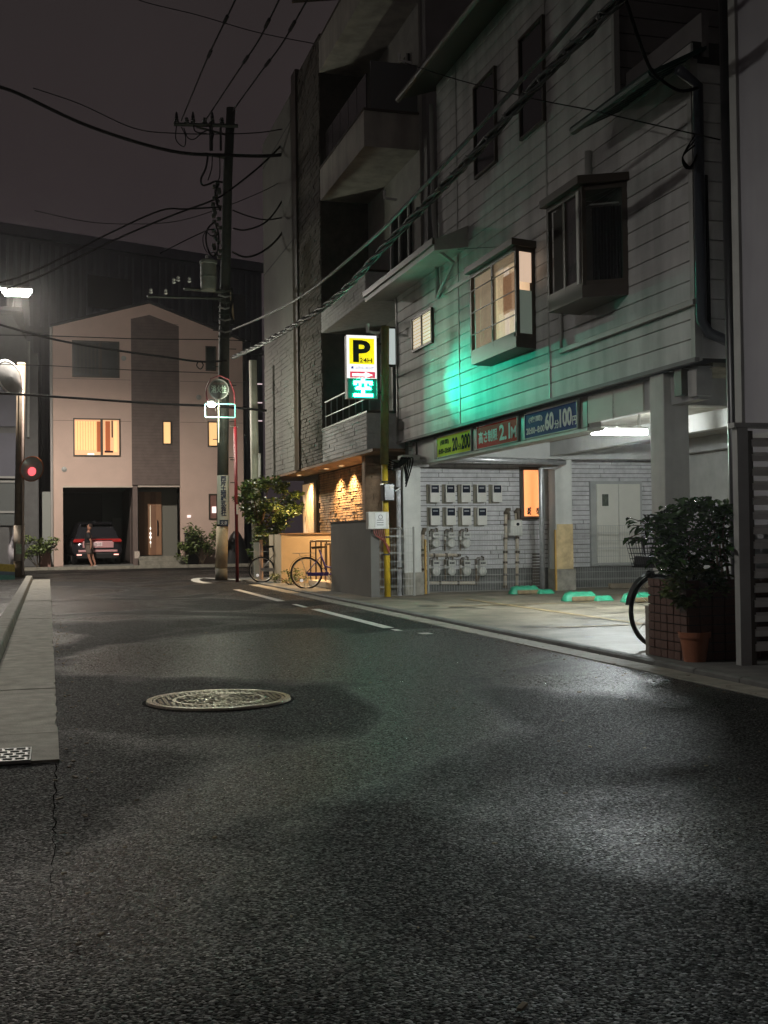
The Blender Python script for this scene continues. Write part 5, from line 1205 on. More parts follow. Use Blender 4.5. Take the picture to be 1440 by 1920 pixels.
# ================================================================== FAR BUILDINGS
dA = W(-60, 412, Z=17.5); dB = W(490, 497, Z=17.5)
D = empty('warehouse', (dB.x, dB.y, 0), 'large dark ribbed metal clad building looming behind the gabled house', 'building')
M_dk = mat('dark_cladding', (.10, .10, .13), .6, var=.2, vs=.6); M_dkr = mat('cladding_rib', (.13, .13, .16), .5)
d = Vector((dB.x - dA.x, dB.y - dA.y, 0)); L = d.length; d.normalize(); nrm = Vector((d.y, -d.x, 0)); a0 = Vector((dA.x, dA.y, 0)) - d * 12; L += 12
MB().prism([a0, a0 + d * L, a0 + d * L - nrm * 15, a0 - nrm * 15], (0, 0, 17.4)).build('wall', M_dk, D)
mb = MB(); x = .1
while x < L:
    w_ = random.choice((.06, .06, .09)); c_ = a0 + d * x + nrm * .03 + Vector((0, 0, 8.4)); mb.obox(c_, d * w_, nrm * .04, Vector((0, 0, 8.4))); x += random.choice((.42, .42, .42, .6))
mb.build('wall_rib', M_dkr, D, kind='stuff')
c_ = a0 + d * (L / 2) + nrm * .1 + Vector((0, 0, 17.3)); MB().obox(c_, d * (L / 2 + .1), nrm * .15, Vector((0, 0, .28))).build('parapet', M_dk, D)
c_ = a0 + d * (L / 2) + nrm * .08 + Vector((0, 0, 12.2)); MB().obox(c_, d * (L / 2), nrm * .1, Vector((0, 0, .15))).build('string_course', M_dk, D)
for i in range(3):
    for (xx, ww_) in ((L - 9.8, 1.3), (L - 2.9, .5), (L - 1.7, .5)):
        c_ = a0 + d * xx + nrm * .09 + Vector((0, 0, 14.6 - i * 3.3)); MB().obox(c_, d * ww_, nrm * .03, Vector((0, 0, .9))).build('window', M_glass, D)
for (px_, py_) in ((487, 720), (487, 755), (487, 789)):    # lit stair edges seen between houses
    q = W(px_, py_, Y=dB.y - 2); MB().box(q.x - .55, q.x + .15, q.y, q.y + .05, q.z - .03, q.z + .03).build('lit_edge', mat('lit_edge', (1, .8, .8), .5, emit=(1, .75, .78), es=.8), D)
# dark neighbour on the left of the gabled house
N2 = empty('dark_house', (-3, 46, 0), 'dark grey two storey house left of the gabled house', 'house')
q0 = W(96, 612, Y=47); q1 = W(60, 660, Y=47)
M_n2 = mat('dark_house_wall', (.12, .12, .12), .8, var=.15)
MB().prism([(-9, 47, .08), (HL - .55, 47, .08), (HL - .55, 47, W(62, 662, Y=47).z), (HL - .7, 47, W(62, 662, Y=47).z), (-1.0 - .3, 47, W(20, 590, Y=47).z), (-9, 47, W(20, 585, Y=47).z)], (0, 8, 0)).build('wall', M_n2, N2)
boxpart('roof', mat('dark_roof2', (.05, .05, .055), .7), N2, -9, -.9, 46.7, 55, W(20, 586, Y=47).z, W(20, 578, Y=47).z)
for (a_, b_, c2, d2, m_) in ((-5, 560 + 160, 30, 800, M_dk), (-5, 812, 30, 893, M_dk), (-5, 905, 28, 985, mat('shutter_n2', (.09, .10, .10), .6))):
    p, r_ = W(a_, b_, Y=46.95), W(c2, d2, Y=46.95); MB().box(p.x, r_.x, 46.9, 47, r_.z, p.z).build('shutter', m_, N2)
for py_ in (895, 903, 960): p = W(28, py_, Y=46.9); MB().box(-6, p.x, 46.84, 46.9, p.z - .04, p.z + .04).build('ledge', mat('ledge_grey', (.30, .30, .29), .6), N2)
p, r_ = W(79, 922, Y=46.9), W(97, 1020, Y=46.9); MB().box(p.x, r_.x, 46.85, 46.98, r_.z, p.z).build('pale_panel', mat('pale_panel', (.30, .32, .30), .7), N2)
MB().tube([W(53, 820, Y=46.9), W(54, 640, Y=46.9)], .05, 8).build('downpipe', M_trim, N2)
MB().box(HL - .5, HL - .12, 44.9, 45.6, .1, .75).build('gate_pier', mat('pier_brick', (.30, .17, .14), .8), N2)

# ================================================================== LEFT POLE, MIRRORS, BANNER
lpq = W(37, 1082, Z=0.0); YL = lpq.y
lp_ = empty('left_pole', lpq, 'brown concrete pole with mirrors at the left corner of the crossing', 'pole')
M_lp = mat('pole_brown', (.15, .11, .07), .8, var=.3, vs=6, streak=.3); M_lpw = mat('pole_pale', (.45, .38, .31), .8, var=.2)
def LPt(px_, py_, dy=0): return W(px_, py_, Y=YL + dy)
MB().tube([(lpq.x, YL, .0), LPt(35, 1052)], .145, 14).build('pole_foot', M_lp, lp_, smooth=True)
MB().tube([LPt(36, 1052), LPt(36, 985)], .155, 14).build('pale_wrap', M_lpw, lp_, smooth=True)
MB().tube([LPt(36, 985), LPt(40, 680)], [.14, .12], 14).build('pole_shaft', M_lp, lp_, smooth=True)
MB().tube([LPt(43, 1078, -.2), LPt(43, 705, -.2)], .03, 8).build('conduit', mat('conduit_pink', (.5, .38, .33), .6), lp_, smooth=True)
MB().box(LPt(30, 1030).x, LPt(41, 1030).x, YL - .17, YL - .15, LPt(36, 1038).z, LPt(36, 1020).z).build('pole_sticker', mat('sticker_green', (.35, .45, .30), .6, var=.5, vs=20), lp_)
M_mir = mat('mirror_face', (.22, .22, .22), .3, metal=.1, var=.25, vs=4); M_mo = mat('mirror_orange', (.35, .10, .03), .5)
def mirror(px_, py_, r_, ax, label, frame, red=False, dy=-.3):
    c_ = LPt(px_, py_, dy); m_ = empty('traffic_mirror', c_, label, 'mirror'); ax = Vector(ax).normalized()
    MB().lathe([(0, -.10), (r_ * .8, -.06), (r_ * 1.04, -.01), (r_ * 1.06, .02), (r_ * .97, .03)], c_, ax, 28).build('mirror_shell', frame, m_, smooth=True)
    MB().lathe([(0, .09), (r_ * .35, .075), (r_ * .7, .045), (r_ * .97, .012)], c_, ax, 28).build('mirror_face', M_mir, m_, smooth=True)
    MB().tube([c_ - ax * .08, Vector((LPt(38, py_).x, YL, c_.z))], .03, 8).build('mirror_arm', M_steel, m_); return m_
mirror(18, 708, .52, (.70, -.60, .25), 'large round traffic mirror tilted on the left pole top', M_white, dy=-.5)
mm = mirror(59, 879, .36, (.45, -.85, -.2), 'orange backed traffic mirror reflecting red light', M_mo)
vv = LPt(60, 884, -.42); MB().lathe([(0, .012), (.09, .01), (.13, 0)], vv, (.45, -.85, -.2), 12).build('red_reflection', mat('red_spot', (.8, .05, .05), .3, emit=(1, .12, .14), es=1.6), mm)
bnr = empty('street_banner', W(12, 1085, Y=34), 'yellow and teal printed board leaning at the left corner', 'sign board')
a, b = W(-25, 1056, Y=34), W(28, 1088, Y=34)
for (t0, t1, col_) in ((.0, .42, (.45, .33, .05)), (.42, .62, (.12, .17, .24)), (.62, 1, (.10, .28, .24))):
    z0_, z1_ = a.z + (b.z - a.z) * t1, a.z + (b.z - a.z) * t0; MB().prism([(a.x, 34, z0_), (b.x, 34, z0_ - .05), (b.x, 34, z1_ - .05), (a.x, 34, z1_)], (0, .03, 0)).build('board_band', mat('band%d' % int(t0 * 10), col_, .6, var=.3, vs=14), bnr)
sheetb = empty('plastic_sheet', W(20, 1060, Y=38), 'crumpled pale plastic sheet hanging behind the left pole', 'sheet')
vs = []; 
for i in range(7):
    for j in range(5): q = W(16 + j * 4.2 + 2 * math.sin(i * 1.3), 988 + i * 12, Y=38 + random.uniform(-.15, .15)); vs.append(q)
MB().add(vs, [(i * 5 + j, i * 5 + j + 1, (i + 1) * 5 + j + 1, (i + 1) * 5 + j) for i in range(6) for j in range(4)]).build('sheet_folds', mat('pale_plastic', (.30, .28, .30), .4), sheetb, smooth=True)

# ================================================================== UTILITY POLE
up_ = W(415, 1088, Z=0); YP = up_.y
pole = empty('utility_pole', up_, 'tall concrete utility pole with crossarm, transformer and cables', 'utility pole')
def PP(px_, py_, dy=0): return W(px_, py_, Y=YP + dy)
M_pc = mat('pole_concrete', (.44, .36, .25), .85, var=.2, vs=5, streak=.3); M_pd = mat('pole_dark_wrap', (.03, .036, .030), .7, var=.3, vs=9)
MB().tube([up_, PP(415, 1066)], [.158, .155], 20).build('pole_foot', mat('pole_grey_foot', (.13, .12, .10), .9), pole, smooth=True)
MB().tube([PP(415, 1066), PP(417, 987)], [.155, .15], 20).build('pole_concrete', M_pc, pole, smooth=True)
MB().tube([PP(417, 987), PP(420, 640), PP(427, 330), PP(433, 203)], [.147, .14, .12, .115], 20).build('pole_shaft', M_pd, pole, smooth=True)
# wrapped advertising plate
a, b = PP(409, 891, -.17), PP(427, 983, -.17)
ad = MB(); n = 10
for i in range(n):
    a0_, a1_ = [math.pi * (1.12 + .76 * (i + k) / n) for k in (0, 1)]; cx_ = PP(418, 930).x; r_ = .165
    ad.prism([(cx_ + math.cos(a0_) * r_, YP + math.sin(a0_) * r_, b.z), (cx_ + math.cos(a1_) * r_, YP + math.sin(a1_) * r_, b.z), (cx_ + math.cos(a1_) * (r_ - .01), YP + math.sin(a1_) * (r_ - .01), b.z), (cx_ + math.cos(a0_) * (r_ - .01), YP + math.sin(a0_) * (r_ - .01), b.z)], (0, 0, a.z - b.z))
adp = ad.build('advertising_plate', mat('ad_plate', (.50, .50, .44), .5, var=.1), pole)
text('西片土地株式会社', (PP(412, 960).x, YP - .172, PP(415, 968).z), (1, 0, 0), (0, 0, 1), PP(423, 960).x - PP(412, 960).x, PP(415, 893).z - PP(415, 968).z, M_inkn, pole, bold=.03, vertical=True)
boxpart('plate_footer', M_inkn, pole, PP(410, 978).x, PP(426, 978).x, YP - .174, YP - .168, PP(418, 986).z, PP(418, 975).z)
text('文京', (PP(412, 980).x, YP - .1745, PP(415, 984).z), (1, 0, 0), (0, 0, 1), PP(424, 980).x - PP(412, 980).x, .09, M_inkw, pole)
# crossarm with insulators
def bar3(a, b, r_=.045, n_=6): return MB().tube([a, b], r_, n_)
ca, cb = PP(326, 233, -.15), PP(446, 236, -.15)
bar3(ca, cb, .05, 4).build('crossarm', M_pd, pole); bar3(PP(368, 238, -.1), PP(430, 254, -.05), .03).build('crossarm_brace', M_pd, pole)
def insul(p, h_=.22):
    return MB().lathe([(.03, 0), (.055, .02), (.07, .05), (.04, .07), (.065, .10), (.035, .13), (.05, .16), (.02, h_)], p, (0, 0, 1), 12).build('insulator', M_black, pole, smooth=False)
for px_ in (331, 362, 398, 350, 384, 416): insul(PP(px_, 232 if px_ in (331, 362, 398) else 233, -.15), .30 if px_ in (331, 362, 398) else .14)
MB().lathe([(.05, 0), (.05, .7), (.03, .75)], PP(396, 282, -.15), (0, 0, 1), 10).build('cutout_switch', M_black, pole); MB().lathe([(.03, 0), (.03, .8)], PP(414, 282, -.1), (0, 0, 1), 8).build('cutout_switch', M_black, pole)
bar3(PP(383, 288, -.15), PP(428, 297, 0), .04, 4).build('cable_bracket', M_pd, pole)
def pc(pts, r_=.02, nm='jumper_cable', dy=-.2): return MB().tube(smooth([PP(a_, b_, dy) for a_, b_ in pts]), r_, 6).build(nm, M_wire, pole)
pc([(331, 236), (330, 262), (345, 275), (348, 256), (340, 238)], .014); pc([(363, 236), (366, 246), (378, 249), (392, 243), (400, 250), (398, 262)], .016)
pc([(345, 240), (352, 258), (364, 261), (376, 252), (388, 250)], .014)
pc([(390, 290), (386, 315), (377, 335), (380, 347), (392, 345), (404, 340), (418, 342)], .025); pc([(398, 292), (397, 315), (390, 338)], .014); pc([(412, 294), (412, 330), (406, 342)], .014)
pc([(410, 345), (404, 360), (408, 385), (414, 395)], .03)
pc([(404, 415), (390, 428), (386, 450), (392, 472), (400, 480), (408, 470), (410, 440), (404, 420)], .022); pc([(400, 418), (382, 440), (382, 460), (390, 474), (404, 472)], .012); pc([(402, 430), (388, 432), (396, 442), (408, 440)], .016)
for i in range(26):
    q = PP(405 + random.uniform(-6, 8), 345 + i * 5.5, -.16); MB().box(q.x - .05, q.x + .05, q.y - .05, q.y + .05, q.z - .04, q.z + .05).build('cable_clamp', M_pd, pole, bevel=.01)
for i in range(9):
    q = PP(421, 545 + i * 11, -.12); MB().tube([q + Vector((-.16, 0, .03)), q + Vector((0, -.08, -.03)), q + Vector((.17, 0, .03))], .022, 6).build('pole_band', M_steel if i % 2 else M_pd, pole)
pc([(434, 540), (436, 560), (432, 585), (438, 605)], .03, 'cable_sleeve'); MB().tube([PP(433, 548, -.1), PP(437, 600, -.1)], .035, 8).build('cable_sleeve', M_pc, pole)
for i in range(14):
    yy_ = 620 + i * 34
    if yy_ < 880: q = PP(421, yy_); s_ = 1 if i % 2 else -1; MB().tube([q + Vector((s_ * .12, 0, 0)), q + Vector((s_ * .30, 0, 0))], .012, 5).build('step_bolt', M_pd, pole)
# transformer, bracket, small insulators
q0, q1 = PP(391, 545, -.35), PP(391, 487, -.35); hh = q1.z - q0.z
M_tr = mat('transformer_grey', (.15, .165, .145), .5, var=.2)
tf = MB().lathe([(0, 0), (.185, 0), (.195, .05), (.205, .3), (.215, .34), (.205, .36), (.205, hh - .12), (.225, hh - .1), (.225, hh - .04), (.17, hh), (0, hh + .02)], q0, (0, 0, 1), 24).build('transformer', M_tr, pole, smooth=False)
MB().lathe([(.03, 0), (.04, .04), (.02, .1)], q1 + Vector((-.06, -.1, 0)), (0, 0, 1), 8).build('bushing', M_white, tf)
bar3(PP(345, 541, -.3), PP(425, 548, -.1), .045, 4).build('transformer_shelf', M_pd, pole)
for (px_, py_) in ((326, 532), (334, 528), (355, 530), (311, 552), (283, 551)):
    q = PP(px_, py_, -.3); MB().lathe([(.025, 0), (.05, .03), (.03, .07), (.045, .10), (.02, .14)], q, (0, 0, 1), 10).build('small_insulator', M_white, pole)
# small bright lamp on the pole
q = W(397, 756, Y=YP - 1.75)
lm = empty('pole_lamp', q, 'small bright street lamp glowing on the utility pole below the hydrant sign', 'street lamp')
MB().lathe([(0, .10), (.06, .09), (.11, .02), (.11, -.01)], q, (0, -.3, 1), 16).build('lamp_cap', M_steel, lm, smooth=True)
MB().lathe([(.105, .0), (.10, -.05), (.06, -.09), (0, -.10)], q, (0, -.3, 1), 16).build('lamp_globe', mat('lamp_white', (1, 1, 1), .5, emit=(.95, 1, .95), es=45), lm, smooth=True)
MB().tube([q + Vector((0, .0, .08)), q + Vector((.15, .15, .12)), PP(415, 752)], .022, 8).build('lamp_arm', M_steel, lm)
l = bpy.data.lights.new('pole_lamp_bulb', 'POINT'); l.energy = LP['pole_lamp']; l.color = (.95, 1, .78); l.shadow_soft_size = .04
lo = bpy.data.objects.new('pole_lamp_bulb', l); COL.objects.link(lo); lo.parent = lm; lo.location = (-.02, -.22, -.16)

# hydrant sign on red pole
hq = W(445, 1091, Z=0); YR = hq.y
hy = empty('hydrant_sign', hq, 'round fire hydrant sign on a tall thin red pole with an empty plate frame', 'sign')
def RP(px_, py_, dy=0): return W(px_, py_, Y=YR + dy)
M_red = mat('red_pole', (.16, .008, .014), .45, var=.15)
MB().tube([hq, RP(441, 800)], .042, 10).build('pole_shaft', M_red, hy, smooth=True)
MB().tube([RP(441, 800), RP(441, 770), RP(439, 735), RP(430, 712), RP(412, 704), RP(395, 710), RP(386, 730), RP(388, 748), RP(396, 758)], .016, 8).build('hoop', M_red, hy, smooth=True)
cq_ = RP(410, 730); r_ = RP(429, 730).x - cq_.x
MB().lathe([(0, 0), (r_ * .9, 0)], cq_ + Vector((0, -.012, 0)), (0, -1, 0), 40).build('sign_disc', mat('hydrant_face', (.07, .078, .066), .7), hy)
MB().lathe([(r_ * .9, -.0), (r_ * .9, .02), (r_, .02), (r_, -.0)], cq_, (0, -1, 0), 40).build('sign_rim', mat('rim_pale', (.26, .26, .24), .5), hy)
text('消火栓', (cq_.x - r_ * .74, YR - .014, cq_.z - r_ * .36), (1, 0, 0), (0, 0, 1), r_ * 1.5, r_ * .74, mat('hydrant_letters', (.62, .80, .66), .6), hy, bold=.01)
text('FIRE HYDRANT', (cq_.x - r_ * .55, YR - .014, cq_.z + r_ * .48), (1, 0, 0), (0, 0, 1), r_ * 1.1, r_ * .17, mat('hydrant_small', (.25, .14, .11), .5), hy)
M_tealf = mat('plate_frame_glow', (.18, .55, .48), .5, emit=(.25, .85, .72), es=.22)  # emission stands in for the lamp's light on the frame
a, b = RP(384.5, 757), RP(440.5, 783)
mb = MB(); t = .012
mb.box(a.x, b.x, YR - .02, YR, a.z - t, a.z + t).box(a.x, b.x, YR - .02, YR, b.z - t, b.z + t).box(a.x - t, a.x + t, YR - .022, YR - .002, b.z, a.z).box(b.x - t, b.x + t, YR - .022, YR - .002, b.z, a.z)
mb.build('plate_frame', M_tealf, hy)
MB().tube([RP(410, 748, -.03), RP(410, 830, -.03)], .014, 6).build('frame_stay', mat('stay_pale', (.55, .55, .40), .5), hy)
q = RP(444, 955); MB().lathe([(.045, -.12), (.045, .12)], q, n=12).build('white_band', M_white, hy)
for yy_ in (800, 862, 905): q = RP(441, yy_); MB().box(q.x - .12, q.x + .05, YR - .02, YR + .02, q.z - .012, q.z + .012).build('clamp', M_brown, hy)

# pale steel post beyond
q0, q1 = W(482, 1075, Y=31.4), W(474, 676, Y=31.4); q0.z = 0
po = empty('steel_post', q0, 'tall pale steel post lit from below beside the street tree', 'post')
MB().tube([q0, q1], [.125, .105], 18).build('post_shaft', mat('pale_post', (.60, .60, .50), .6, var=.12, vs=4), po, smooth=True)
MB().tube([W(487, 895, Y=31.2), W(487, 850, Y=31.2)], .035, 6).build('post_bracket', M_white, po)
wb = empty('white_board', W(484, 1040, Y=29.6), 'pale board standing behind the grey bicycle', 'board')
a, b = W(476, 1017, Y=29.8), W(492, 1082, Y=29.8); MB().box(a.x, b.x, 29.8, 29.84, .02, a.z).build('board_sheet', mat('board_grey', (.36, .40, .40), .6), wb)
q = W(491, 1050, Y=29.3); MB().tube([(q.x, 29.4, 0), (q.x, 29.4, W(491, 1012, Y=29.4).z)], .05, 10).build('bollard', mat('bollard_pink', (.55, .42, .38), .6), wb)

# ================================================================== BICYCLES
def bicycle(name, loc, rz, label, frame, basket=False, child=True, D_=.66, dark=M_black):
    b = empty(name, loc, label, 'bicycle', rz=rz); R_ = D_ / 2; wb_ = 1.08       # front wheel towards +x
    def P_(n_, m_, mb_, parent=b, **k): return mb_.build(n_, m_, parent, local=True, **k)
    for n_, x_ in (('front_wheel', wb_), ('rear_wheel', 0)):
        pts = [(x_ + math.cos(2 * math.pi * i / 32) * R_ * .955, 0, R_ + math.sin(2 * math.pi * i / 32) * R_ * .955) for i in range(33)]
        w_ = P_(n_, dark, MB().tube(pts, .019, 8, caps=False), smooth=True)
        pts = [(x_ + math.cos(2 * math.pi * i / 32) * R_ * .90, 0, R_ + math.sin(2 * math.pi * i / 32) * R_ * .90) for i in range(33)]
        P_('rim', M_steel, MB().tube(pts, .011, 6, caps=False), w_)
        mb = MB()
        for i in range(20):
            a_ = 2 * math.pi * i / 20; s_ = .03 if i % 2 else -.03; mb.tube([(x_, s_, R_), (x_ + math.cos(a_) * R_ * .89, 0, R_ + math.sin(a_) * R_ * .89)], .0022, 3)
        P_('spokes', M_steel, mb, w_); P_('hub', M_steel, MB().lathe([(.03, -.045), (.03, .045)], (x_, 0, R_), (0, 1, 0), 10), w_)
        pts = [(x_ + math.cos(a_) * (R_ + .028), 0, R_ + math.sin(a_) * (R_ + .028)) for a_ in [R(g) for g in (range(20, 200, 12) if x_ == 0 else range(10, 150, 12))]]
        mb = MB(); 
        for u, v in zip(pts[:-1], pts[1:]): u, v = Vector(u), Vector(v); mb.obox((u + v) / 2, (v - u) / 2, (0, .026, 0), Vector((v - u).cross(Vector((0, 1, 0)))).normalized() * .003)
        P_('mudguard', dark, mb)
    bb = Vector((.44, 0, .29)); seat = Vector((.27, 0, .80)); head = Vector((.84, 0, .86)); headb = Vector((.90, 0, .66))
    P_('frame', frame, MB().tube(smooth([headb, (.72, 0, .42), (.56, 0, .33), bb], 4), .022, 8).tube(smooth([head + Vector((.02, 0, -.08)), (.70, 0, .56), (.52, 0, .44), (.38, 0, .48)], 4), .018, 8).tube([bb, seat], .018, 8).tube([headb, head], .022, 8)
        .tube([bb, (.2, .05, R_ - .01), (0, .05, R_)], .011, 6).tube([bb, (.2, -.05, R_ - .01), (0, -.05, R_)], .011, 6).tube([seat + Vector((.02, 0, -.14)), (0, .05, R_)], .009, 6).tube([seat + Vector((.02, 0, -.14)), (0, -.05, R_)], .009, 6), smooth=True)
    P_('fork', frame, MB().tube(smooth([headb, (.95, .05, .60), (1.02, .055, .45), (wb_, .055, R_)], 4), .012, 6).tube(smooth([headb, (.95, -.05, .60), (1.02, -.055, .45), (wb_, -.055, R_)], 4), .012, 6), smooth=True)
    P_('handlebar', M_steel, MB().tube([head, (.80, 0, 1.0)], .014, 8).tube(smooth([(.62, -.27, .99), (.78, -.22, 1.03), (.82, 0, 1.0), (.78, .22, 1.03), (.62, .27, .99)], 4), .012, 8), smooth=True)
    for s_ in (-1, 1): P_('grip', dark, MB().tube([(.58, s_ * .275, .985), (.70, s_ * .245, 1.01)], .018, 8))
    P_('saddle', dark, MB().add([(.10, -.10, .87), (.10, .10, .87), (.26, .07, .88), (.40, .02, .875), (.40, -.02, .875), (.26, -.07, .88), (.12, -.07, .82), (.12, .07, .82), (.38, 0, .845)],
        [(0, 1, 2, 5), (5, 2, 3, 4), (0, 6, 7, 1), (1, 7, 8, 3, 2), (0, 5, 4, 8, 6), (3, 8, 4), (6, 8, 7)]))
    P_('seat_post', M_steel, MB().tube([seat, (.25, 0, .85)], .013, 8))
    P_('crank', M_steel, MB().lathe([(.085, -.005), (.09, 0), (.085, .005)], bb + Vector((0, -.06, 0)), (0, 1, 0), 20).tube([bb + Vector((0, -.07, 0)), bb + Vector((.10, -.08, -.13))], .01, 6).tube([bb + Vector((0, .07, 0)), bb + Vector((-.10, .08, .13))], .01, 6))
    P_('pedal', dark, MB().box(.49, .59, -.17, -.08, .14, .165)); P_('pedal', dark, MB().box(.29, .39, .08, .17, .41, .435))
    P_('chain_case', frame, MB().box(.02, .46, -.055, -.04, .27, .345), bevel=.02)
    P_('rear_carrier', M_steel, MB().tube([(-.28, -.05, .74), (.18, -.05, .74)], .006, 6).tube([(-.28, .05, .74), (.18, .05, .74)], .006, 6).tube([(-.28, -.05, .74), (-.28, .05, .74)], .006, 6).tube([(-.15, .05, .74), (0, .05, R_)], .006, 6).tube([(-.15, -.05, .74), (0, -.05, R_)], .006, 6))
    P_('rear_reflector', mat('reflector_white', (.9, .9, .9), .3, emit=(1, .95, .9), es=.5), MB().lathe([(0, .01), (.035, .0)], (-.10, -.03, .18), (0, -1, 0), 12))
    if basket:
        x0, x1, y0, y1, z0, z1 = .92, 1.30, -.17, .17, .72, .98; bk = P_('front_basket', dark, MB().box(x0 + .04, x1 - .06, y0 + .03, y1 - .03, z0, z0 + .012)); mb = MB()
        def cn(u, v, t): return Vector((x0 + .04 * (1 - t) + (x1 - x0 - .10 * (1 - t)) * u, (y0 + .03 * (1 - t)) + (y1 - y0 - .06 * (1 - t)) * v, z0 + (z1 - z0) * t))
        for side in range(4):
            for i in range(11):
                u = i / 10; a_ = [(u, 0), (1, u), (u, 1), (0, u)][side]; mb.tube([cn(*a_, 0), cn(*a_, 1)], .0028, 4)
        for t in (.12, .3, .48, .66, .84):
            mb.tube([cn(0, 0, t), cn(1, 0, t), cn(1, 1, t), cn(0, 1, t), cn(0, 0, t)], .0028, 4)
        P_('basket_wires', dark, mb, bk, kind='stuff'); P_('basket_rim', dark, MB().tube([cn(0, 0, 1), cn(1, 0, 1), cn(1, 1, 1), cn(0, 1, 1), cn(0, 0, 1)], .009, 6), bk)
        P_('basket_liner', mat('basket_grey', (.05, .05, .05), .6), MB().box(x0 + .06, x1 - .07, y0 + .04, y1 - .04, z0 + .014, z0 + .10), bk)
        P_('basket_stay', dark, MB().tube([(1.0, .1, .98), (1.10, .1, .74), (1.16, .1, .96)], .009, 5)); P_('basket_stay', dark, MB().tube([(1.0, -.1, .98), (1.10, -.1, .74), (1.16, -.1, .96)], .009, 5)); P_('front_lamp', dark, MB().lathe([(0, 0), (.03, .01), (.035, .06), (0, .065)], (1.12, 0, .66), (1, 0, 0), 12))
    P_('kickstand', M_steel, MB().tube([(0, .06, R_), (-.06, .16, .02)], .008, 6))
    return b
M_bl2 = mat('bicycle_blue', (.03, .025, .22), .4); M_pur = mat('bicycle_purple', (.18, .06, .10), .4)
q = W(575, 1105, Y=23.6); bicycle('bicycle', (q.x, 23.6, .0), R(-14), 'blue and purple city bicycle parked half behind the grey wall', M_bl2)
q = W(491, 1090, Y=27.6); bicycle('bicycle', (q.x, 27.6, .0), R(-16), 'grey bicycle parked behind the beige wall pier', M_steel, D_=.62)
q = W(1231, 1140, Y=9.5); bicycle('bicycle', (q.x + 1.05, 9.5 + .25, .03), R(180 + 14), 'black city bicycle with wire basket hidden behind the brick planter', M_black, basket=True)

# ================================================================== CABLES OVERHEAD
def cable(label, pts, r_, nm='overhead_cable', m=M_wire, k=6, grp='overhead cables'):
    ps = smooth(pts, k); o = MB().tube(ps, r_, 6).build(nm, m, smooth=True); return tag(o, label, 'cable', grp)
ZW = 11.45
def HVp(l_): return [W(a_, b_, Z=ZW + dz) for a_, b_, dz in l_]
for n_, (l_, lb) in enumerate(((((340, 226, 0), (385, 118, -.1), (412, 60, -.12), (441, 0, -.1), (475, -80, 0)), 'left bare wire running from the crossarm over the street'),
        (((385, 226, 0), (450, 128, -.1), (487, 72, -.1), (523, 0, -.1), (560, -80, 0)), 'middle bare wire running from the crossarm over the street'),
        (((437, 207, .1), (490, 134, -.05), (530, 80, -.1), (576, 0, -.1), (625, -80, 0)), 'right bare wire running from the pole top over the street'))):
    ps = HVp(l_); c_ = cable(lb, ps, .017, 'power_line')
    mb = MB()
    for t in (1.2, 2.3, 3.1):
        i = int(t); u = ps[i].lerp(ps[i + 1], t - i) if i + 1 < len(ps) else ps[i]; v = ps[i].lerp(ps[i + 1], t - i + .22); MB().tube([u, v], .035, 6).build('line_cover', M_wire, c_)
def P29(l_, dy=0): return [W(a_, b_, Y=YP + dy) for a_, b_ in l_]
cable('thick black cable sagging from upper left to the pole and apartments', P29([(-60, 140), (0, 163), (40, 178), (170, 238), (320, 283), (430, 291), (520, 291), (612, 274)], -.2), .045)
cable('thin wire above the thick cable from upper left', P29([(62, 165), (150, 195), (250, 240), (330, 250), (430, 251), (500, 247), (555, 236)], -.4), .014)
cable('faint wire crossing the top left of the sky', P29([(180, -40), (260, 0), (370, 28), (480, 60), (590, 82)], 4), .014)
cable('cable falling left from the pole above the warehouse roof', P29([(-40, 540), (60, 510), (200, 440), (300, 395), (350, 392), (415, 388)], 0), .022)
cable('second cable falling left from the pole over the warehouse roof', P29([(-40, 560), (70, 520), (210, 452), (320, 405), (400, 375), (437, 352), (500, 300), (552, 240), (620, 120), (680, 0)], -.1), .024)
cable('thin faint wire left of the pole', P29([(65, 395), (160, 415), (240, 420), (330, 415), (415, 390), (500, 355), (560, 320)], .3), .010)
cable('short drop wire above the transformer', P29([(300, 475), (345, 452), (385, 433)], 0), .014)
cable('looping drop cable from the pole to the apartment corner', P29([(436, 394), (465, 405), (500, 412), (545, 405)], -.2), .018)
cable('second looping drop cable to the apartment corner', P29([(437, 428), (462, 431), (500, 415), (530, 375), (552, 330)], -.2), .022)
cable('lowest looping drop cable to the apartment corner', P29([(435, 472), (460, 482), (490, 473), (520, 448), (548, 405), (575, 345), (610, 270)], -.2), .026)
cable('straight wire across the upper part of the house', P29([(-20, 628), (100, 630), (250, 635), (410, 637), (470, 640)], .3), .012)
cable('dark cable slanting across the house to the pole', P29([(-30, 600), (100, 636), (220, 657), (300, 668), (375, 678), (425, 676)], -.2), .026)
cable('thin wire below the slanting cable across the house', P29([(-10, 683), (100, 686), (250, 694), (420, 700)], .3), .010)
cable('long cable across the middle of the house at the lamp', P29([(-40, 735), (45, 740), (150, 747), (300, 757), (410, 762), (500, 770)], -.2), .030)
bar3(PP(276, 556, -.35), PP(425, 560, -.1), .035, 4).build('lower_crossarm', M_pd, pole)
pc([(375, 676), (381, 684), (376, 692), (369, 686), (372, 678), (379, 677)], .014, 'cable_loop')
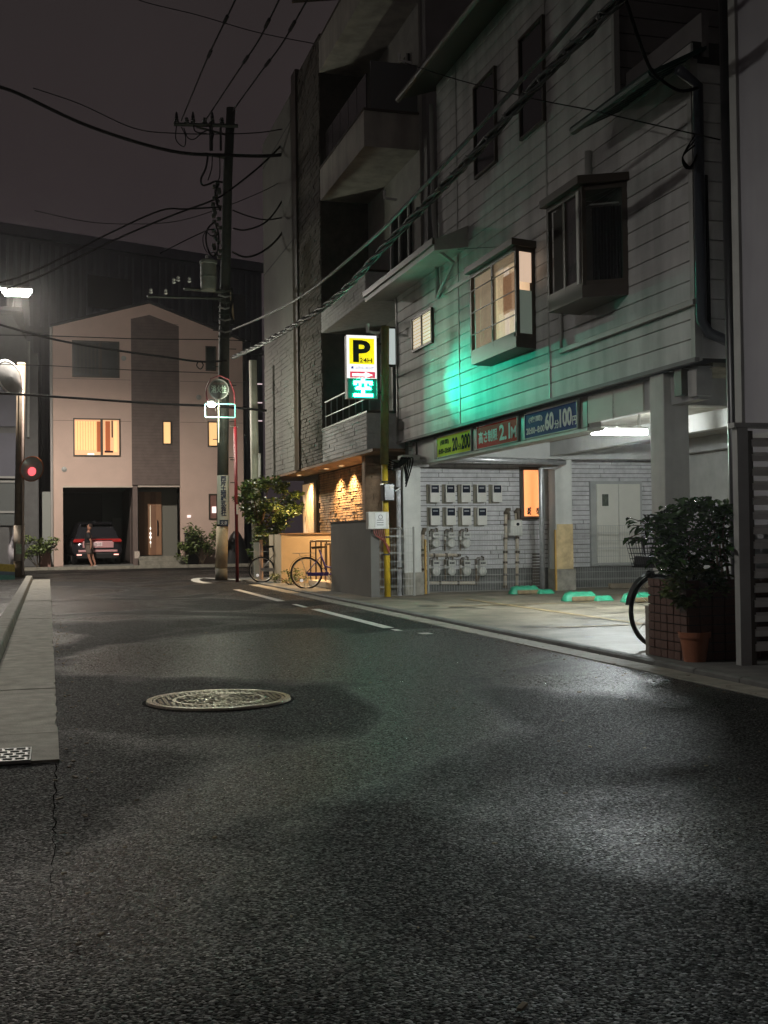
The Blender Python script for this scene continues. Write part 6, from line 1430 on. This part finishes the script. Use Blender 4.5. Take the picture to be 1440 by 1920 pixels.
# service cables running along the sided building
XC = 4.35
def PX(l_, x_=XC): return [W(a_, b_, X=x_) for a_, b_ in l_]
M_wireg = mat('cable_greenish', (.03, .033, .032), .5, spec=.3)
cable('upper service cable catching green light along the sided building', PX([(437, 618), (495, 593), (551, 564), (595, 535), (647, 492), (717, 430), (780, 365), (890, 248), (1000, 125), (1028, 96), (1118, -10), (1200, -110)], 4.5), .024, m=M_wireg)
bp = smooth(PX([(436, 668), (495, 640), (551, 608), (607, 572), (660, 525), (717, 462), (800, 376), (890, 282), (963, 200), (1028, 128), (1147, 5), (1240, -100)]), 6)
bo = empty('cable_bundle', bp[0], 'thick lashed bundle of twisted cables running along the sided building', 'cable', 'overhead cables')
MB().tube(bp, .018, 6).build('carrier_cable', M_wire, bo, smooth=True)
def helix(ph, rad, turns):
    L_ = 0; out_ = []
    dense = smooth(bp, 6)
    for a_, b_ in zip(dense[:-1], dense[1:]):
        t = (b_ - a_).normalized(); x_ = Vector((0, 0, 1)) - t * t.z; x_.normalize(); y_ = t.cross(x_); an = L_ * turns + ph
        out_.append(a_ + (x_ * math.cos(an) + y_ * math.sin(an)) * rad + Vector((0, 0, -.03))); L_ += (b_ - a_).length
    return out_
for k_ in range(3): MB().tube(helix(k_ * 2.1, .032, 3.2), .019, 5).build('twisted_cable', M_wireg, bo, smooth=True)
MB().tube(helix(.7, .054, 12), .005, 4).build('lashing_wire', M_wireg, bo)
pt_ = bp
for i in range(8, 66, 3):
    q = bp[i]; MB().lathe([(.036, -.03), (.046, 0), (.036, .03)], q - Vector((0, 0, .02)), (bp[i + 1] - bp[i]), 8).build('cable_tie', M_wireg, bo)
cable('thin wire crossing the sided building wall to the corner pipe', [W(760, 118, X=5.2), W(860, 150, X=5.4), W(1000, 185, X=5.6), W(1100, 205, X=5.7), W(1200, 228, X=5.8), W(1350, 262, Y=9.4)], .007)
cable('service drop looping to the corner pipes', [W(1170, -10, X=4.8), W(1215, 120, X=5.3), W(1240, 150, X=5.8), W(1275, 170, Y=10.2), W(1308, 165, Y=10.3)], .016)
cable('short drop wire to the bay window', [W(825, 470, X=6.2), W(880, 466, X=6.1), W(950, 462, X=6.0)], .005)

# ================================================================== STREET LAMPS
q = W(31, 548, Y=36.5)
sl = empty('street_lamp', (q.x - 2.2, q.y, 0), 'glaring white street lamp on an arm at the left edge', 'street lamp')
w_ = W(60, 548, Y=36.5).x - q.x
M_lampb = mat('lamp_glare', (1, 1, 1), .5, emit=(1, .95, .86), es=320)
MB().obox(q + Vector((0, 0, .12)), (w_ * 1.0, 0, 0), (0, .14, 0), (0, 0, .05)).build('lamp_head', M_steel, sl, bevel=.03)
MB().add([q + Vector(v) for v in ((-w_, -.12, .065), (w_, -.12, .065), (w_, .12, .065), (-w_, .12, .065), (-w_ * .75, -.1, -.10), (w_ * .75, -.1, -.10), (w_ * .75, .1, -.10), (-w_ * .75, .1, -.10))], [(4, 5, 6, 7), (0, 1, 5, 4), (1, 2, 6, 5), (2, 3, 7, 6), (3, 0, 4, 7), (0, 1, 2, 3)]).build('lamp_diffuser', M_lampb, sl)
MB().tube([(q.x - 2.2, q.y, 0), (q.x - 2.2, q.y, q.z - .3), (q.x - 1.8, q.y, q.z + .05), (q.x - .4, q.y, q.z + .14)], .06, 10).build('lamp_post', M_steel, sl, smooth=True)
def pl_(name, par, loc, en, col_, r_=.05, typ='POINT', spot=150):
    l = bpy.data.lights.new(name, typ); l.energy = en; l.color = col_; l.shadow_soft_size = r_
    if typ == 'SPOT': l.spot_size = R(spot); l.spot_blend = .5
    lo = bpy.data.objects.new(name, l); COL.objects.link(lo); lo.parent = par; lo.location = Vector(loc) - par.location; return lo
pl_('lamp_bulb', sl, q + Vector((0, 0, -.18)), LP['left_lamp'], (1, .90, .78), .12, 'SPOT', 172)
# the nearer lamp of the same row stands just outside the picture on the left
nl = (-3.6, 9.0, 7.0)
s2 = empty('street_lamp', (-4.4, 9.0, 0), 'nearer street lamp standing just left of the gutter', 'street lamp')
MB().tube([(-4.4, 9.0, 0), (-4.4, 9.0, 6.7), (-4.2, 9.0, 7.1), (nl[0] - .2, 9.0, 7.15)], .06, 10).build('lamp_post', M_steel, s2, smooth=True)
MB().obox((nl[0], 9.0, 7.15), (.3, 0, 0), (0, .1, 0), (0, 0, .05)).build('lamp_head', M_steel, s2, bevel=.02)
MB().box(nl[0] - .27, nl[0] + .27, 8.91, 9.09, 7.05, 7.10).build('lamp_diffuser', M_lampb, s2)
pl_('lamp_bulb', s2, (nl[0], 9.0, 7.0), LP['near_lamp'], (1, .985, .95), .05, 'SPOT', 172)

# ================================================================== THIN HAZE ADDED TO GIVE THE LAMPS A HALO
HZ = 0.0006
if HZ:
    hm = bpy.data.materials.new('added_halo_volume'); hm.use_nodes = True; N = hm.node_tree.nodes; N.clear()
    o_ = N.new('ShaderNodeOutputMaterial'); v_ = N.new('ShaderNodeVolumePrincipled'); v_.inputs['Density'].default_value = HZ; v_.inputs['Color'].default_value = (.85, .85, .85, 1); v_.inputs['Anisotropy'].default_value = .85
    hm.node_tree.links.new(v_.outputs[0], o_.inputs['Volume'])
    hz = MB().box(-255, 255, -65, 405, -1.1, 19.5).build('added_halo_haze', hm); hz['kind'] = 'stuff'
